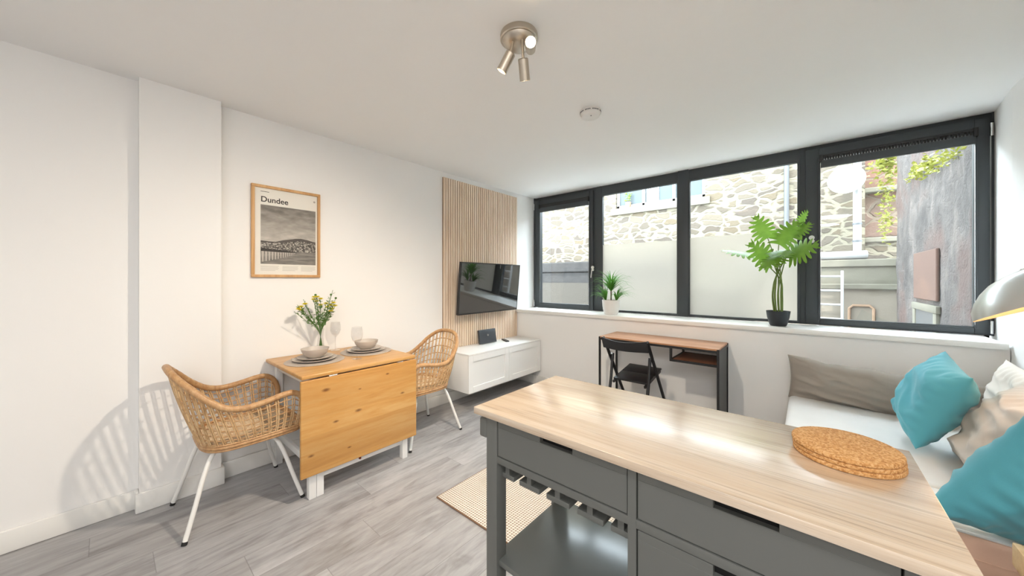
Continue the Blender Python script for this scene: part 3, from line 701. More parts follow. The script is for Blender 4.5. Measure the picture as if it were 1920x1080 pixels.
bm = B(); box(bm, -2.360, -2.318, 0.846, 0.888, 0.0, 0.70, bev=0.003); box(bm, -2.352, -2.328, 0.888, 1.445, 0.11, 0.155, bev=0.002); box(bm, -2.352, -2.328, 0.888, 1.445, 0.62, 0.66, bev=0.002)
part('gate_leg', bm, M_white, t)
for ya in (0.812, 1.458): part('stretcher', bx(-2.945, -2.362, ya, ya + 0.02, 0.19, 0.235, bev=0.002), M_white, t)
for ya in (0.93, 1.40):
    bm = B(); cyl(bm, (-2.284, ya - 0.025, 0.746), (-2.284, ya + 0.025, 0.746), 0.0045, 10); box(bm, -2.33, -2.286, ya - 0.02, ya + 0.02, 0.7455, 0.7495)
    part('hinge', bm, M_chrome, t, label='steel hinge')
bm = B(); lathe(bm, [(0, 0.014), (0.007, 0.012), (0.008, 0.005), (0.004, 0)], (-2.328, 1.12, 0.135), 16, Matrix.Rotation(R(90), 3, 'Y')); part('knob', bm, plain('red_brown_knob', (0.25, 0.04, 0.02), 0.4), t)

# ------------------------------------------------------------------ rattan chairs
def make_rattan(loc, label, rotz):
    t = thing('rattan_armchair', (0, 0, 0), label, 'chair', 'rattan armchairs at the dining table')
    half = [(0, -.312, .868), (.075, -.309, .862), (.15, -.292, .838), (.215, -.246, .785), (.255, -.182, .715), (.277, -.110, .660), (.286, -.03, .640), (.287, .07, .650), (.284, .16, .668), (.280, .215, .665), (.273, .258, .630), (.266, .278, .57), (.258, .276, .50), (.245, .262, .445)]
    basec = [(0, -.190, .430), (.09, -.188, .430), (.165, -.170, .430), (.215, -.125, .430), (.235, -.06, .430), (.243, .05, .432), (.246, .15, .435), (.246, .24, .440)]
    H_ = catmull(half, 10); SIDE = resample(catmull(half[:11], 10), 61); BASE = resample(catmull(basec, 10), 61)
    def S(s, v):   # s in -1..1
        a = abs(s) * 60; i = min(59, int(a)); f = a - i
        r = SIDE[i].lerp(SIDE[i + 1], f); b = BASE[i].lerp(BASE[i + 1], f)
        p = b.lerp(r, v); bul = 0.010 * math.sin(PI * v) * (1 if v < 1 else 0)
        d = Vector((p.x, p.y + 0.02, 0)); d = d.normalized() if d.length > 0.01 else Vector((0, -1, 0))
        p = p + d * bul
        return Vector((p.x if s >= 0 else -p.x, p.y, p.z))
    full = [Vector((-p.x, p.y, p.z)) for p in H_[::-1]][:-1] + H_
    bm = B(); tube(bm, resample(full, 110), [0.0165 + 0.0009 * (k % 2) for k in range(110)], 12)
    part('rim', bm, M_rattrim, t, 80, local=True)
    bm = B(); N = 36       # upright canes in pairs
    for k in range(N + 1):
        s = -0.985 + 1.97 * k / N
        for ds in (-0.0075, 0.0075):
            tube(bm, [S(max(-1, min(1, s + ds)), v / 8) for v in range(9)], 0.0040, 5)
    part('upright_canes', bm, M_ratt, t, 80, local=True)
    bm = B()               # horizontal rows, open above and close together by the seat
    for v in (0.83, 0.67, 0.52, 0.38, 0.25, 0.15, 0.07):
        m = 140
        for ph in (0, 1):
            tube(bm, [S(-0.99 + 1.98 * k / m, v + (0.006 if (k + ph) % 4 < 2 else -0.006)) + Vector((0, 0, 0)) for k in range(m + 1)], 0.0030, 5)
    part('woven_rows', bm, M_rattrim, t, 80, local=True)
    bm = B(); loop = [Vector((-p.x, p.y, p.z)) for p in BASE[::-3]][:-1] + [Vector(p) for p in BASE[::3]]
    front = [Vector((.215, .268, .441)), Vector((.1, .285, .442)), Vector((0, .288, .442)), Vector((-.1, .285, .442)), Vector((-.215, .268, .441))]
    loopc = catmull(loop[::2] + front, 3, True)
    for dz, rr, off in ((0.0, 0.0105, 1.0), (-0.016, 0.0085, 0.985), (0.014, 0.007, 1.015)):
        tube(bm, [Vector((p.x * off, p.y * off, p.z + dz)) for p in loopc], rr, 8, True)
    part('seat_ring', bm, M_rattrim, t, 80, local=True)
    bm = B()
    for k in range(24):    # woven seat
        y = -0.175 + 0.455 * k / 23; hw = 0.238 * min(1, math.sqrt(max(0.06, 1 - max(0, (-0.06 - y) / 0.135) ** 2)))
        tube(bm, [(-hw, y, 0.432), (-hw / 3, y, 0.424 + 0.004 * (k % 2)), (hw / 3, y, 0.424 + 0.004 * ((k + 1) % 2)), (hw, y, 0.432)], 0.0068, 6)
    for k in range(21):
        x = -0.22 + 0.44 * k / 20; ya = -0.06 - 0.125 * math.sqrt(max(0, 1 - (abs(x) / 0.235) ** 2))
        tube(bm, [(x, ya, 0.434), (x, 0.05, 0.429), (x, 0.275, 0.437)], 0.0045, 6)
    part('seat', bm, M_seatcane, t, 80, local=True)
    for sx_ in (-1, 1):
        for sy_, fx_ in ((-1, .241), (1, .262)):
            pts = catmull([(sx_ * fx_, sy_ * .266, 0.012), (sx_ * (fx_ - .030), sy_ * .225, .15), (sx_ * (fx_ - .062), sy_ * .182, .30), (sx_ * (fx_ - .085), sy_ * .150, .375), (sx_ * (fx_ - .115), sy_ * .115, .400), (sx_ * (fx_ - .16), sy_ * .085, .402)], 6)
            bm = B(); tube(bm, pts, 0.0115, 12); lg = part('leg', bm, M_whitemetal, t, 60, local=True)
            bm = B(); tube(bm, [(sx_ * (fx_ + .002), sy_ * .269, 0.0), (sx_ * (fx_ - .001), sy_ * .265, 0.016)], 0.0125, 12); part('rubber_foot', bm, M_rubber, lg, 60, local=True)
    bm = B(); tube(bm, [(-.14, -.085, .402), (.14, -.085, .402), (.14, .085, .402), (-.14, .085, .402)], 0.010, 8, True)
    part('seat_frame', bm, M_whitemetal, t, 60, local=True)
    t.location = loc; t.rotation_euler = (0, 0, rotz)
    return t
ch1 = make_rattan((-2.652, 0.522, 0), 'rattan armchair at the near left end of the dining table', 0)
ch2 = dup(ch1, (-2.622, 1.805, 0), 'rattan armchair at the far end of dining table beside the media cabinet', PI)

# ------------------------------------------------------------------ table setting
def setting(c, cutlery_a, wh):
    cx, cy = c; z = 0.7752
    bm = B(); lathe(bm, [(0, 0.0045), (0.17, 0.0045), (0.186, 0.004), (0.190, 0.002), (0.188, 0), (0, 0)], (cx, cy, z), 56)
    single('placemat', bm, M_placemat, (cx, cy, z), 'round brown grey woven placemat under the %s stack of crockery' % wh, 'placemat', 'round placemats on the dining table')
    z += 0.0047
    def plate(r, z, lab):
        bm = B(); lathe(bm, [(0, 0.004), (r * 0.62, 0.004), (r * 0.80, 0.009), (r, 0.017), (r + 0.001, 0.0145), (r * 0.82, 0.004), (r * 0.6, 0), (0, 0)], (cx, cy, z), 48)
        single('plate', bm, M_stone_ware, (cx, cy, z), lab, 'plate', 'greige plates on the dining table', smooth=60)
    plate(0.140, z, 'larger greige dinner plate lying on the %s placemat' % wh)
    plate(0.112, z + 0.0125, 'smaller greige plate between dinner plate and bowl in the %s setting' % wh)
    bm = B(); r = 0.090
    lathe(bm, [(0, 0.005), (r * 0.42, 0.007), (r * 0.72, 0.026), (r * 0.92, 0.048), (r, 0.068), (r - 0.004, 0.068), (r * 0.88, 0.048), (0, 0.010)][0:0] or
              [(0, 0), (r * 0.42, 0), (r * 0.50, 0.003), (r * 0.78, 0.024), (r * 0.94, 0.048), (r, 0.066), (r - 0.005, 0.066), (r * 0.88, 0.047), (r * 0.72, 0.027), (r * 0.42, 0.008), (0, 0.006)], (cx, cy, z + 0.0172), 48)
    single('bowl', bm, M_stone_ware, (cx, cy, z + 0.0172), 'greige stoneware bowl on top of the %s plate stack' % wh, 'bowl', 'greige bowls on the dining table', smooth=60)
    # knife along the table-side rim of the mat
    a = cutlery_a; d = Vector((math.cos(a), math.sin(a), 0)); e = Vector((-d.y, d.x, 0)); o = Vector((cx, cy, z + 0.001)) + e * 0.165
    t = thing('table_knife', o, 'silver knife lying at the edge of the %s placemat' % wh, 'knife', 'silver knives on the placemats')
    bm = B(); tube(bm, [o - d * 0.09, o - d * 0.01], [0.004, 0.003], 8, sy=0.5); part('handle', bm, M_chrome, t)
    bm = B(); tube(bm, [o - d * 0.01, o + d * 0.03, o + d * 0.08], [0.003, 0.006, 0.002], 8, sy=0.15); part('blade', bm, M_chrome, t)
setting((-2.675, 0.965), R(95), 'near')
setting((-2.705, 1.357), R(95), 'far')
def wine_glass(loc, lab):
    bm = B(); lathe(bm, [(0, 0.003), (0.012, 0.004), (0.034, 0.0015), (0.036, 0.0), (0.0, 0.0)], (0, 0, 0), 32)
    t = thing('wine_glass', (0, 0, 0), lab, 'wine glass', 'wine glasses on the dining table')
    part('foot', bm, M_wine, t, 60, local=True)
    bm = B(); lathe(bm, [(0.006, 0.003), (0.0038, 0.02), (0.0035, 0.10), (0.007, 0.113)], (0, 0, 0), 16); part('stem', bm, M_wine, t, 60, local=True)
    bm = B(); lathe(bm, [(0.0, 0.112), (0.012, 0.115), (0.030, 0.135), (0.040, 0.165), (0.039, 0.20), (0.034, 0.232), (0.033, 0.232), (0.038, 0.20), (0.039, 0.165), (0.029, 0.137), (0.0, 0.118)], (0, 0, 0), 32); part('bowl', bm, M_wine, t, 60, local=True)
    t.location = loc; return t
g = wine_glass((-2.498, 1.183, 0.7755), 'clear stemmed wine glass nearest the folded leaf of the table')
dup(g, (-2.935, 1.212, 0.7755), 'clear stemmed wine glass nearest the wall beside the flower vase')

t = thing('glass_vase', (-2.875, 1.075, 0.7755), 'slim clear glass vase holding yellow flowers on the dining table', 'vase')
bm = B(); lathe(bm, [(0, 0.0), (0.030, 0.0), (0.033, 0.01), (0.028, 0.06), (0.021, 0.13), (0.026, 0.20), (0.024, 0.20), (0.019, 0.13), (0.026, 0.06), (0.030, 0.012), (0, 0.008)], (-2.875, 1.075, 0.7755), 32)
part('glass_body', bm, M_wine, t, 60)
bm = B(); lathe(bm, [(0, 0.009), (0.0295, 0.0125), (0.0245, 0.068), (0, 0.068)], (-2.875, 1.075, 0.7755), 24); part('water', bm, glassmat('water', (0.93, 0.95, 0.90), 0.5), t, 60)
t = thing('flower_bouquet', (-2.875, 1.075, 0.79), 'loose bouquet of small yellow flowers with fine green leaves', 'flowers')
base = Vector((-2.875, 1.075, 0.79)); stems = B(); leaves = B(); heads = []
# image-left is -y, image-right +y ; spread in y and slightly in x
spots = [(-0.135, 0.0, 1.145, 1), (-0.115, 0.02, 1.165, 1), (-0.13, -0.02, 1.12, 1), (-0.03, 0.02, 1.215, 1), (-0.045, -0.01, 1.195, 1), (-0.01, 0.03, 1.20, 1), (-0.02, -0.02, 1.18, 1), (0.075, 0.0, 1.145, 1), (0.085, 0.03, 1.165, 1),
         (0.09, -0.01, 1.115, 1), (0.07, 0.02, 1.10, 1), (0.04, 0.0, 1.16, 1), (-0.035, 0.0, 1.235, 2), (0.07, 0.02, 1.235, 2), (0.115, 0.0, 1.205, 2), (-0.16, 0.0, 1.165, 0), (-0.19, 0.03, 1.12, 0), (-0.12, 0.0, 1.205, 0), (0.08, 0.03, 1.27, 0), (-0.155, 0.01, 1.13, 1), (-0.055, 0.03, 1.215, 1), (0.06, -0.02, 1.13, 1), (0.10, 0.02, 1.14, 1), (0.0, 0.0, 1.15, 1)]
for (dy, dx, z, kind) in spots:
    top = Vector((base.x + dx, base.y + dy, z)); neck = Vector((base.x + dx * 0.12, base.y + dy * 0.08, 0.955)); bot = Vector((base.x - dx * 0.2 + random.uniform(-.012, .012), base.y - dy * 0.12, 0.792))
    pts = catmull([bot, neck, neck.lerp(top, 0.5) + Vector((0, dy * 0.06, 0.012)), top], 5)
    tube(stems, pts, 0.0017, 5)
    for k in range(14):
        f = random.uniform(0.15, 0.95); p = neck.lerp(top, f); L = random.uniform(0.018, 0.04); d = Vector((random.uniform(-1, 1), random.uniform(-1, 1), random.uniform(-0.1, 1))).normalized()
        sd = d.orthogonal().normalized() * L * 0.13
        vs = [leaves.verts.new(q) for q in (p, p + d * L * 0.5 + sd, p + d * L, p + d * L * 0.5 - sd)]; leaves.faces.new(vs)
    if kind: heads.append((top, kind))
part('stems', stems, M_stemg, t, 80); part('leaves', leaves, M_stemg, t, 0)
for top, kind in heads:
    bm = B()
    if kind == 1:
        for ring_i, (n_, r_, tilt) in enumerate(((10, 0.026, 0.25), (9, 0.022, 0.65), (8, 0.015, 1.05), (5, 0.008, 1.35))):
            for k in range(n_):
                a = 2 * PI * k / n_ + ring_i; d = Vector((math.cos(a) * math.cos(tilt), math.sin(a) * math.cos(tilt), math.sin(tilt))); s = Vector((-math.sin(a), math.cos(a), 0)) * 0.0075
                vs = [bm.verts.new(top + q) for q in (Vector((0, 0, 0)), d * r_ * 0.6 + s, d * r_ + Vector((0, 0, 0.002)), d * r_ * 0.6 - s)]; bm.faces.new(vs)
        part('flower_head', bm, M_yel, t, 0)
    else:
        bmesh.ops.create_icosphere(bm, subdivisions=2, radius=0.009, matrix=Matrix.Translation(top)); part('bud', bm, M_stemg, t, 180, label='round green bud')

# ------------------------------------------------------------------ kitchen island
t = thing('kitchen_island', (-0.35, 1.11, 0), 'grey kitchen island trolley with drawers, open shelf and oak worktop', 'kitchen island')
part('worktop', bx(-0.902, 0.205, 0.846, 1.372, 0.876, 0.900, bev=0.002, seg=2), M_oak, t)
YI0, YI1, XI0, XI1 = 0.876, 1.335, -0.868, 0.175
for xa in (XI0, XI1 - 0.05):
    for ya in (YI0, YI1 - 0.05): part('leg', bx(xa, xa + 0.05, ya, ya + 0.05, 0, 0.8755, bev=0.002), M_islgrey, t)
bm = B(); XM = -0.354
box(bm, XI0 + 0.05, XI1 - 0.05, YI0 + 0.002, YI0 + 0.03, 0.868, 0.8755); box(bm, XI0 + 0.05, XI1 - 0.05, YI0 + 0.001, YI0 + 0.03, 0.715, 0.7375, bev=0.001)
box(bm, XM, XM + 0.022, YI0 + 0.0002, YI1 - 0.023, 0.02, 0.8675)
box(bm, XI0 + 0.05, XI1 - 0.05, YI1 - 0.022, YI1 - 0.002, 0.70, 0.8755); box(bm, XI0 + 0.008, XI0 + 0.026, YI0 + 0.05, YI1 - 0.05, 0.70, 0.8755); box(bm, XI1 - 0.026, XI1 - 0.008, YI0 + 0.05, YI1 - 0.05, 0.02, 0.8755)
box(bm, XI0 + 0.026, XI1 - 0.026, YI0 + 0.03, YI1 - 0.022, 0.715, 0.722); box(bm, XM, XI1 - 0.026, YI1 - 0.022, YI1 - 0.008, 0.02, 0.71)
box(bm, XM + 0.022, XI1 - 0.05, YI0 + 0.001, YI0 + 0.03, 0.02, 0.05)
part('carcass', bm, M_islgrey, t)
def drawer(x0, x1, z0, z1, notch):
    nx0, nx1 = notch; bm = B(); y0, y1 = YI0 + 0.003, YI0 + 0.021
    box(bm, x0, x1, y0, y1, z0, z1 - 0.024, bev=0.0012, seg=1); box(bm, x0, nx0, y0, y1, z1 - 0.0245, z1, bev=0.0008, seg=1); box(bm, nx1, x1, y0, y1, z1 - 0.0245, z1, bev=0.0008, seg=1)
    d = part('drawer', bm, M_islgrey, t)
    bm = B(); box(bm, x0 - 0.004, x1 + 0.004, y1 + 0.003, y1 + 0.005, z0 - 0.004, z1 + 0.003, bev=0)  # thin black sheet painting shade into the drawer gaps and notch
    part('drawer_gap_shade', bm, M_dark, d, label='black sheet painting shade behind the drawer front')
drawer(XI0 + 0.053, XM - 0.003, 0.7405, 0.865, (-0.636, -0.520))
drawer(XM + 0.025, XI1 - 0.053, 0.7405, 0.865, (-0.160, -0.043))
drawer(XM + 0.025, XI1 - 0.053, 0.40, 0.712, (-0.160, -0.043)); drawer(XM + 0.025, XI1 - 0.053, 0.055, 0.397, (-0.160, -0.043))
for k in range(6):
    xc = -0.806 + k * 0.111 + (-0.012 if k == 0 else 0) - 0.012 if k else -0.79
    xc = [-0.795, -0.700, -0.589, -0.478, -0.385][k] if k < 5 else None
    if xc is None: break
    hw = 0.042 if 0 < k < 4 else 0.030
    bm = B(); box(bm, xc - 0.009, xc + 0.009, YI0 + 0.03, YI1 - 0.03, 0.672, 0.715); box(bm, xc - hw, xc + hw, YI0 + 0.03, YI1 - 0.03, 0.655, 0.672, bev=0.002)
    part('glass_rail', bm, M_islgrey, t)
part('shelf', bx(XI0 + 0.02, XM - 0.001, YI0 + 0.012, YI1 - 0.012, 0.352, 0.372, bev=0.002), plain('grey_satin_shelf', (0.125, 0.13, 0.122), 0.22, var=0.02), t)
part('bottom_shelf', bx(XI0 + 0.02, XM - 0.001, YI0 + 0.012, YI1 - 0.012, 0.08, 0.10, bev=0.002), M_islgrey, t)
bm = B(); box(bm, -0.905, XI0 - 0.0005, YI0 + 0.0, YI0 + 0.02, 0.785, 0.855, bev=0.008, seg=3); box(bm, -0.905, XI0 - 0.0005, YI1 - 0.02, YI1, 0.785, 0.855, bev=0.008, seg=3); cyl(bm, (-0.893, YI0 + 0.02, 0.82), (-0.893, YI1 - 0.02, 0.82), 0.009, 14)
part('towel_rail', bm, M_islgrey, t)

def corkmat():
    m = NT('cork'); b = m.coord(); v = m.n('TexVoronoi', Vector=b, Scale=260); s = m.n('SeparateXYZ', Vector=v.outputs['Color'])
    f = m.math('ADD', m.math('MULTIPLY', s.outputs[0], 0.5), m.math('MULTIPLY', m.noise(b, 150, 3), 0.5))
    c = m.ramp(f, [(0.2, (0.40, 0.17, 0.045)), (0.5, (0.62, 0.32, 0.11)), (0.8, (0.74, 0.46, 0.22))])
    m.bsdf(c, 0.85, 0, m.bump(f, 0.5, 0.002)); return m.m
M_cork = corkmat()
cor = None
for k, lab in enumerate(('bottom of the three round cork trivets stacked on the oak worktop', 'middle of the three round cork trivets stacked on the oak worktop', 'topmost of the three round cork trivets stacked on the oak worktop')):
    loc = (0.074 + (0.001, 0.0, -0.0015)[k], 1.222 + (0, 0.0015, 0)[k], 0.9003 + k * 0.0112)
    if cor is None:
        bm = B(); n = 96; prof = [(0, 0), (0.1015, 0), (0.104, 0.0010), (0.105, 0.003), (0.105, 0.008), (0.104, 0.0100), (0.1015, 0.011), (0, 0.011)]; lathe(bm, prof, (0, 0, 0), n)
        for v in bm.verts:
            r = math.hypot(v.co.x, v.co.y)
            if r > 0.1: k_ = 1 + 0.004 * noise.noise(v.co * 180); v.co.x *= k_; v.co.y *= k_
        cor = single('cork_trivet', bm, M_cork, (0, 0, 0), lab, 'trivet', 'stacked cork trivets'); cor.location = loc
    else:
        c = dup(cor, loc, lab, rotz=k)

# ------------------------------------------------------------------ rug
def rugmat():
    m = NT('woven_jute_rug'); b = m.coord((1, 1, 1), rot=(0, 0, R(45))); s = m.n('SeparateXYZ', Vector=b); P = 0.022
    a = m.math('SINE', m.math('MULTIPLY', s.outputs[0], 2 * PI / P)); c_ = m.math('SINE', m.math('MULTIPLY', s.outputs[1], 2 * PI / P))
    f = m.math('MULTIPLY', a, c_)
    g = m.noise(m.coord(), 220, 2)
    c = m.ramp(m.math('ADD', m.math('MULTIPLY', f, 0.5), m.math('ADD', 0.35, m.math('MULTIPLY', g, 0.3))), [(0.10, (0.26, 0.20, 0.145)), (0.38, (0.56, 0.49, 0.41)), (0.78, (0.80, 0.75, 0.68))])
    m.bsdf(c, 0.95, 0, m.bump(f, 0.8, 0.004)); return m.m
t = thing('rug', (-1.2, 1.72, 0), 'cream and tan woven rug on the grey floor behind the island', 'rug')
part('woven_field', bx(-1.74, -0.62, 1.330, 2.13, 0.001, 0.010, bev=0.003), rugmat(), t)
bm = B(); tube(bm, [(-1.742, 1.327, 0.0055), (-0.618, 1.327, 0.0055), (-0.618, 2.133, 0.0055), (-1.742, 2.133, 0.0055)], 0.0052, 8, True); part('bound_edge', bm, fabric('brown_binding', (0.20, 0.11, 0.06)), t)

# ------------------------------------------------------------------ desk and folding chair
t = thing('console_desk', (-1.055, 3.40, 0), 'narrow desk with reddish brown top and thin black metal frame under window', 'desk')
dx0, dx1, dy0, dy1, dz = -1.585, -0.535, 3.185, 3.605, 0.79
part('desktop', bx(dx0 + 0.006, dx1 - 0.006, dy0 + 0.004, dy1, dz - 0.014, dz, bev=0.001, seg=1), M_walnut, t)
def sq(a, b, w=0.018): 
    bm = B(); lo = [min(a[k], b[k]) - w / 2 for k in range(3)]; hi = [max(a[k], b[k]) + w / 2 for k in range(3)]
    box(bm, lo[0], hi[0], lo[1], hi[1], lo[2], hi[2], bev=0.0015, seg=1); return bm
for xa in (dx0 + 0.010, dx1 - 0.010):
    for ya in (dy0 + 0.010, dy1 - 0.010): part('leg', sq((xa, ya, 0.009), (xa, ya, dz - 0.012)), M_blackwood, t)
bm = B()
for xa in (dx0 + 0.010, dx1 - 0.010):
    box(bm, xa - 0.009, xa + 0.009, dy0 + 0.019, dy1 - 0.019, dz - 0.033, dz - 0.015)
for ya in (dy0 + 0.010, dy1 - 0.010): box(bm, dx0 + 0.019, dx1 - 0.019, ya - 0.009, ya + 0.009, dz - 0.033, dz - 0.0145)
part('top_frame', bm, M_blackwood, t)
bm = B(); box(bm, dx0 + 0.019, dx1 - 0.019, dy1 - 0.019, dy1 - 0.001, 0.051, 0.069)
for xa in (dx0 + 0.010, dx1 - 0.010): box(bm, xa - 0.009, xa + 0.009, dy0 + 0.019, dy1 - 0.001, 0.051, 0.069)
part('bottom_rail', bm, M_blackwood, t)
part('side_panel', bx(dx1 - 0.013, dx1 - 0.009, dy0 + 0.02, dy1 - 0.02, 0.07, dz - 0.033), plain('dark_grey_mesh_panel', (0.10, 0.10, 0.10), 0.6), t)
sx0, sz = -0.905, 0.655
bm = B()
for ya in (dy0 + 0.010, dy1 - 0.010): box(bm, sx0 - 0.009, sx0 + 0.009, ya - 0.009, ya + 0.009, sz - 0.012, dz - 0.033); box(bm, sx0 + 0.009, dx1 - 0.019, ya - 0.009, ya + 0.009, sz - 0.012, sz + 0.006)
box(bm, sx0 - 0.009, sx0 + 0.009, dy0 + 0.019, dy1 - 0.019, sz - 0.012, sz + 0.006)
part('shelf_frame', bm, M_blackwood, t)
part('shelf', bx(sx0 + 0.009, dx1 - 0.019, dy0 + 0.02, dy1 - 0.02, sz - 0.008, sz + 0.004), wood('dark_brown_shelf', [(0.14, 0.05, 0.025), (0.22, 0.09, 0.045), (0.28, 0.12, 0.06)], 'x', 1.5, 0.35), t)

t = thing('folding_chair', (-1.23, 3.2, 0), 'black wooden folding chair pushed in at the narrow desk', 'chair')
FX0, FX1 = -1.415, -1.020
for xa in (FX0, FX1):
    bm = B(); tube(bm, [(xa, 2.945, 0.825), (xa, 3.07, 0.66), (xa, 3.555, 0.012)], 0.0135, 8, sy=1.15); part('front_leg', bm, M_blackwood, t)
for xa in (FX0 + 0.026, FX1 - 0.026):
    bm = B(); tube(bm, [(xa, 3.085, 0.665), (xa, 3.045, 0.44), (xa, 2.93, 0.012)], 0.0125, 8, sy=1.15); part('rear_leg', bm, M_blackwood, t)
bm = B(); M_ = 14     # curved top rail
ptsf = []
for i in range(M_ + 1):
    u = i / M_; x = FX0 - 0.005 + (FX1 - FX0 + 0.01) * u; y = 2.932 - 0.045 * math.sin(PI * u); ptsf.append((x, y))
lo = [(0.735, 0.012), (0.835, -0.012)]
rows = []
for th in (0, 0.014):
    for (z, sh) in lo: rows.append([bm.verts.new((x, y + th - (z - 0.78) * 0.45 * 1.0 + 0.0, z - 0.02 * math.sin(PI * i / M_) * (1 if z > 0.8 else 0.2))) for i, (x, y) in enumerate(ptsf)])
a, b, c, d = rows
for i in range(M_):
    bm.faces.new((a[i], a[i + 1], b[i + 1], b[i])); bm.faces.new((c[i], d[i], d[i + 1], c[i + 1])); bm.faces.new((b[i], b[i + 1], d[i + 1], d[i])); bm.faces.new((a[i], c[i], c[i + 1], a[i + 1]))
bm.faces.new((a[0], b[0], d[0], c[0])); bm.faces.new((a[-1], c[-1], d[-1], b[-1]))
part('backrest', bm, M_blackwood, t)
bm = B(); rx = Matrix.Rotation(math.atan2(0.055, 0.36), 3, 'X')
for i in range(2): box(bm, FX0 + 0.042, FX1 - 0.042, 3.06 + i * 0.2, 3.06 + i * 0.2 + 0.196, 0.459, 0.475, bev=0.003, rot=rx, about=(0, 3.26, 0.467))
for xa in (FX0 + 0.045, FX1 - 0.063): box(bm, xa, xa + 0.018, 3.03, 3.44, 0.438, 0.459, bev=0.002, rot=rx, about=(0, 3.26, 0.467))
part('seat', bm, M_blackwood, t)
bm = B(); cyl(bm, (FX0, 3.44, 0.165), (FX1, 3.44, 0.165), 0.009, 8); cyl(bm, (FX0 + 0.02, 2.975, 0.18), (FX1 - 0.02, 2.975, 0.18), 0.009, 8); part('cross_bar', bm, M_blackwood, t)
for xa in (FX0, FX1):
    bm = B(); cyl(bm, (xa - 0.016, 3.07, 0.66), (xa + 0.03 if xa == FX0 else xa + 0.016, 3.07, 0.66), 0.006, 8); part('pivot', bm, M_chrome, t, label='silver pivot bolt')

# ------------------------------------------------------------------ sofa
t = thing('daybed_sofa', (0.42, 2.8, 0), 'white covered daybed sofa in the corner under the window', 'sofa')
def soft(bm, x0, x1, y0, y1, z0, z1, r=0.04, amp=0.006, seed=0, nx=30, ny=36):
    # rounded cushion block with a gently uneven top
    vs = box(bm, x0, x1, y0, y1, z0, z1, bev=r, seg=5)
SX0, SX1, SY0, SY1, SZ = -0.11, 0.935, 2.02, 3.605, 0.45
bm = B(); soft(bm, SX0, SX1, 2.335, SY1, 0.27, SZ, 0.045); part('seat_cushion', bm, M_seat, t, 80)
bm = B(); soft(bm, SX0 + 0.01, SX1, 2.02, 2.33, 0.29, SZ + 0.004, 0.02)
part('arm_pad', bm, M_seat, t, 80)
part('base', bx(SX0 + 0.02, SX1, SY0 + 0.03, SY1, 0.06, 0.268, bev=0.01), M_seat, t)
part('end_panel', bx(SX0 + 0.01, SX1, 1.998, 2.020, 0.05, SZ - 0.012, bev=0.008), M_tan, t, label='sofa end panel with warm light painted in as tan')
bm = B(); tube(bm, [(SX0 + 0.02, 2.008, SZ - 0.008), (SX1 - 0.01, 2.008, SZ - 0.008)], 0.006, 8); part('piping', bm, M_seat, t, label='white piping')
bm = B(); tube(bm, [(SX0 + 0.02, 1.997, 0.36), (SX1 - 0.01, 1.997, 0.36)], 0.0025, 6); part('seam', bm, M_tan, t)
for xa in (SX0 + 0.06, SX1 - 0.10):
    for ya in (SY0 + 0.08, SY1 - 0.12): part('foot', bx(xa, xa + 0.045, ya, ya + 0.045, 0, 0.061), M_blackwood, t)

def pillow(name, mat, W, Hh, T, M, label, cat='cushion', group='scatter cushions on the sofa', seed=0, wr=0.012, pinch=0.10, n=72, sag=0.0, fa=20, fq=11):
    """cushion in its own plane: width along X, height along Z, thickness along Y"""
    bm = B(); g = {}
    rnd = random.Random(seed); sx = rnd.uniform(0, 50)
    for side in (1, -1):
        for i in range(n + 1):
            for j in range(n + 1):
                edge = i in (0, n) or j in (0, n)
                if side == -1 and edge: g[(side, i, j)] = g[(1, i, j)]; continue
                u = -1 + 2 * i / n; v = -1 + 2 * j / n
                # even spacing towards the rim
                u = math.sin(u * PI / 2) * 0.6 + u * 0.4; v = math.sin(v * PI / 2) * 0.6 + v * 0.4
                th = max(0.0, (1 - abs(u) ** 2.6) * (1 - abs(v) ** 2.6)) ** 0.55
                x = u * (1 - pinch * (1 - v * v) * abs(u) ** 1.5) * W / 2
                z = v * (1 - pinch * (1 - u * u) * abs(v) ** 1.5) * Hh / 2
                ca, sa_ = math.cos(R(fa)), math.sin(R(fa)); pp, qq = x * ca + z * sa_, -x * sa_ + z * ca
                w1_ = noise.noise(Vector((x * 4 + z * 2.2 + sx, z * 5 - x * 7, side * 2 + sx))) 
                w2_ = 0.6 - abs(noise.noise(Vector((pp * 3.2 + sx, qq * fq + sx, side)))) * 2.6
                w3_ = 0.5 - abs(noise.noise(Vector((pp * 6 - sx, qq * fq * 2.1, side + 3)))) * 2.0
                rim = min(1.0, 3.2 * (1 - max(abs(u), abs(v))))
                y = side * (T / 2 * th + (wr * (0.7 * w1_ + 1.0 * w2_ + 0.5 * w3_)) * (0.25 + 0.75 * th) * rim)
                # puckers near the seams
                pk = math.sin((x if abs(v) > abs(u) else z) * 110 + sx) * 0.007 * max(0, max(abs(u), abs(v)) - 0.6) * 2.4 * (1 - max(abs(u), abs(v))) * 4
                y += side * pk
                z -= (sag * (0.35 + 0.65 * (u + 1) / 2) * min(1, (u + 1) * 2.2) + 0.012 * noise.noise(Vector((x * 9, sx, 0)))) * (v + 1) * 0.5 if sag else 0
                g[(side, i, j)] = bm.verts.new((x, y, z))
        for i in range(n):
            for j in range(n):
                a, b, c, d = g[(side, i, j)], g[(side, i + 1, j)], g[(side, i + 1, j + 1)], g[(side, i, j + 1)]
                f = (a, b, c, d) if side == 1 else (d, c, b, a)
                if len(set(f)) == 4:
                    try: bm.faces.new(f)
                    except ValueError: pass
    bmesh.ops.transform(bm, matrix=M, verts=bm.verts)
    zmin = min(v.co.z for v in bm.verts); ctr = M.translation
    return single(name, bm, mat, (ctr.x, ctr.y, zmin), label, cat, group, smooth=180)
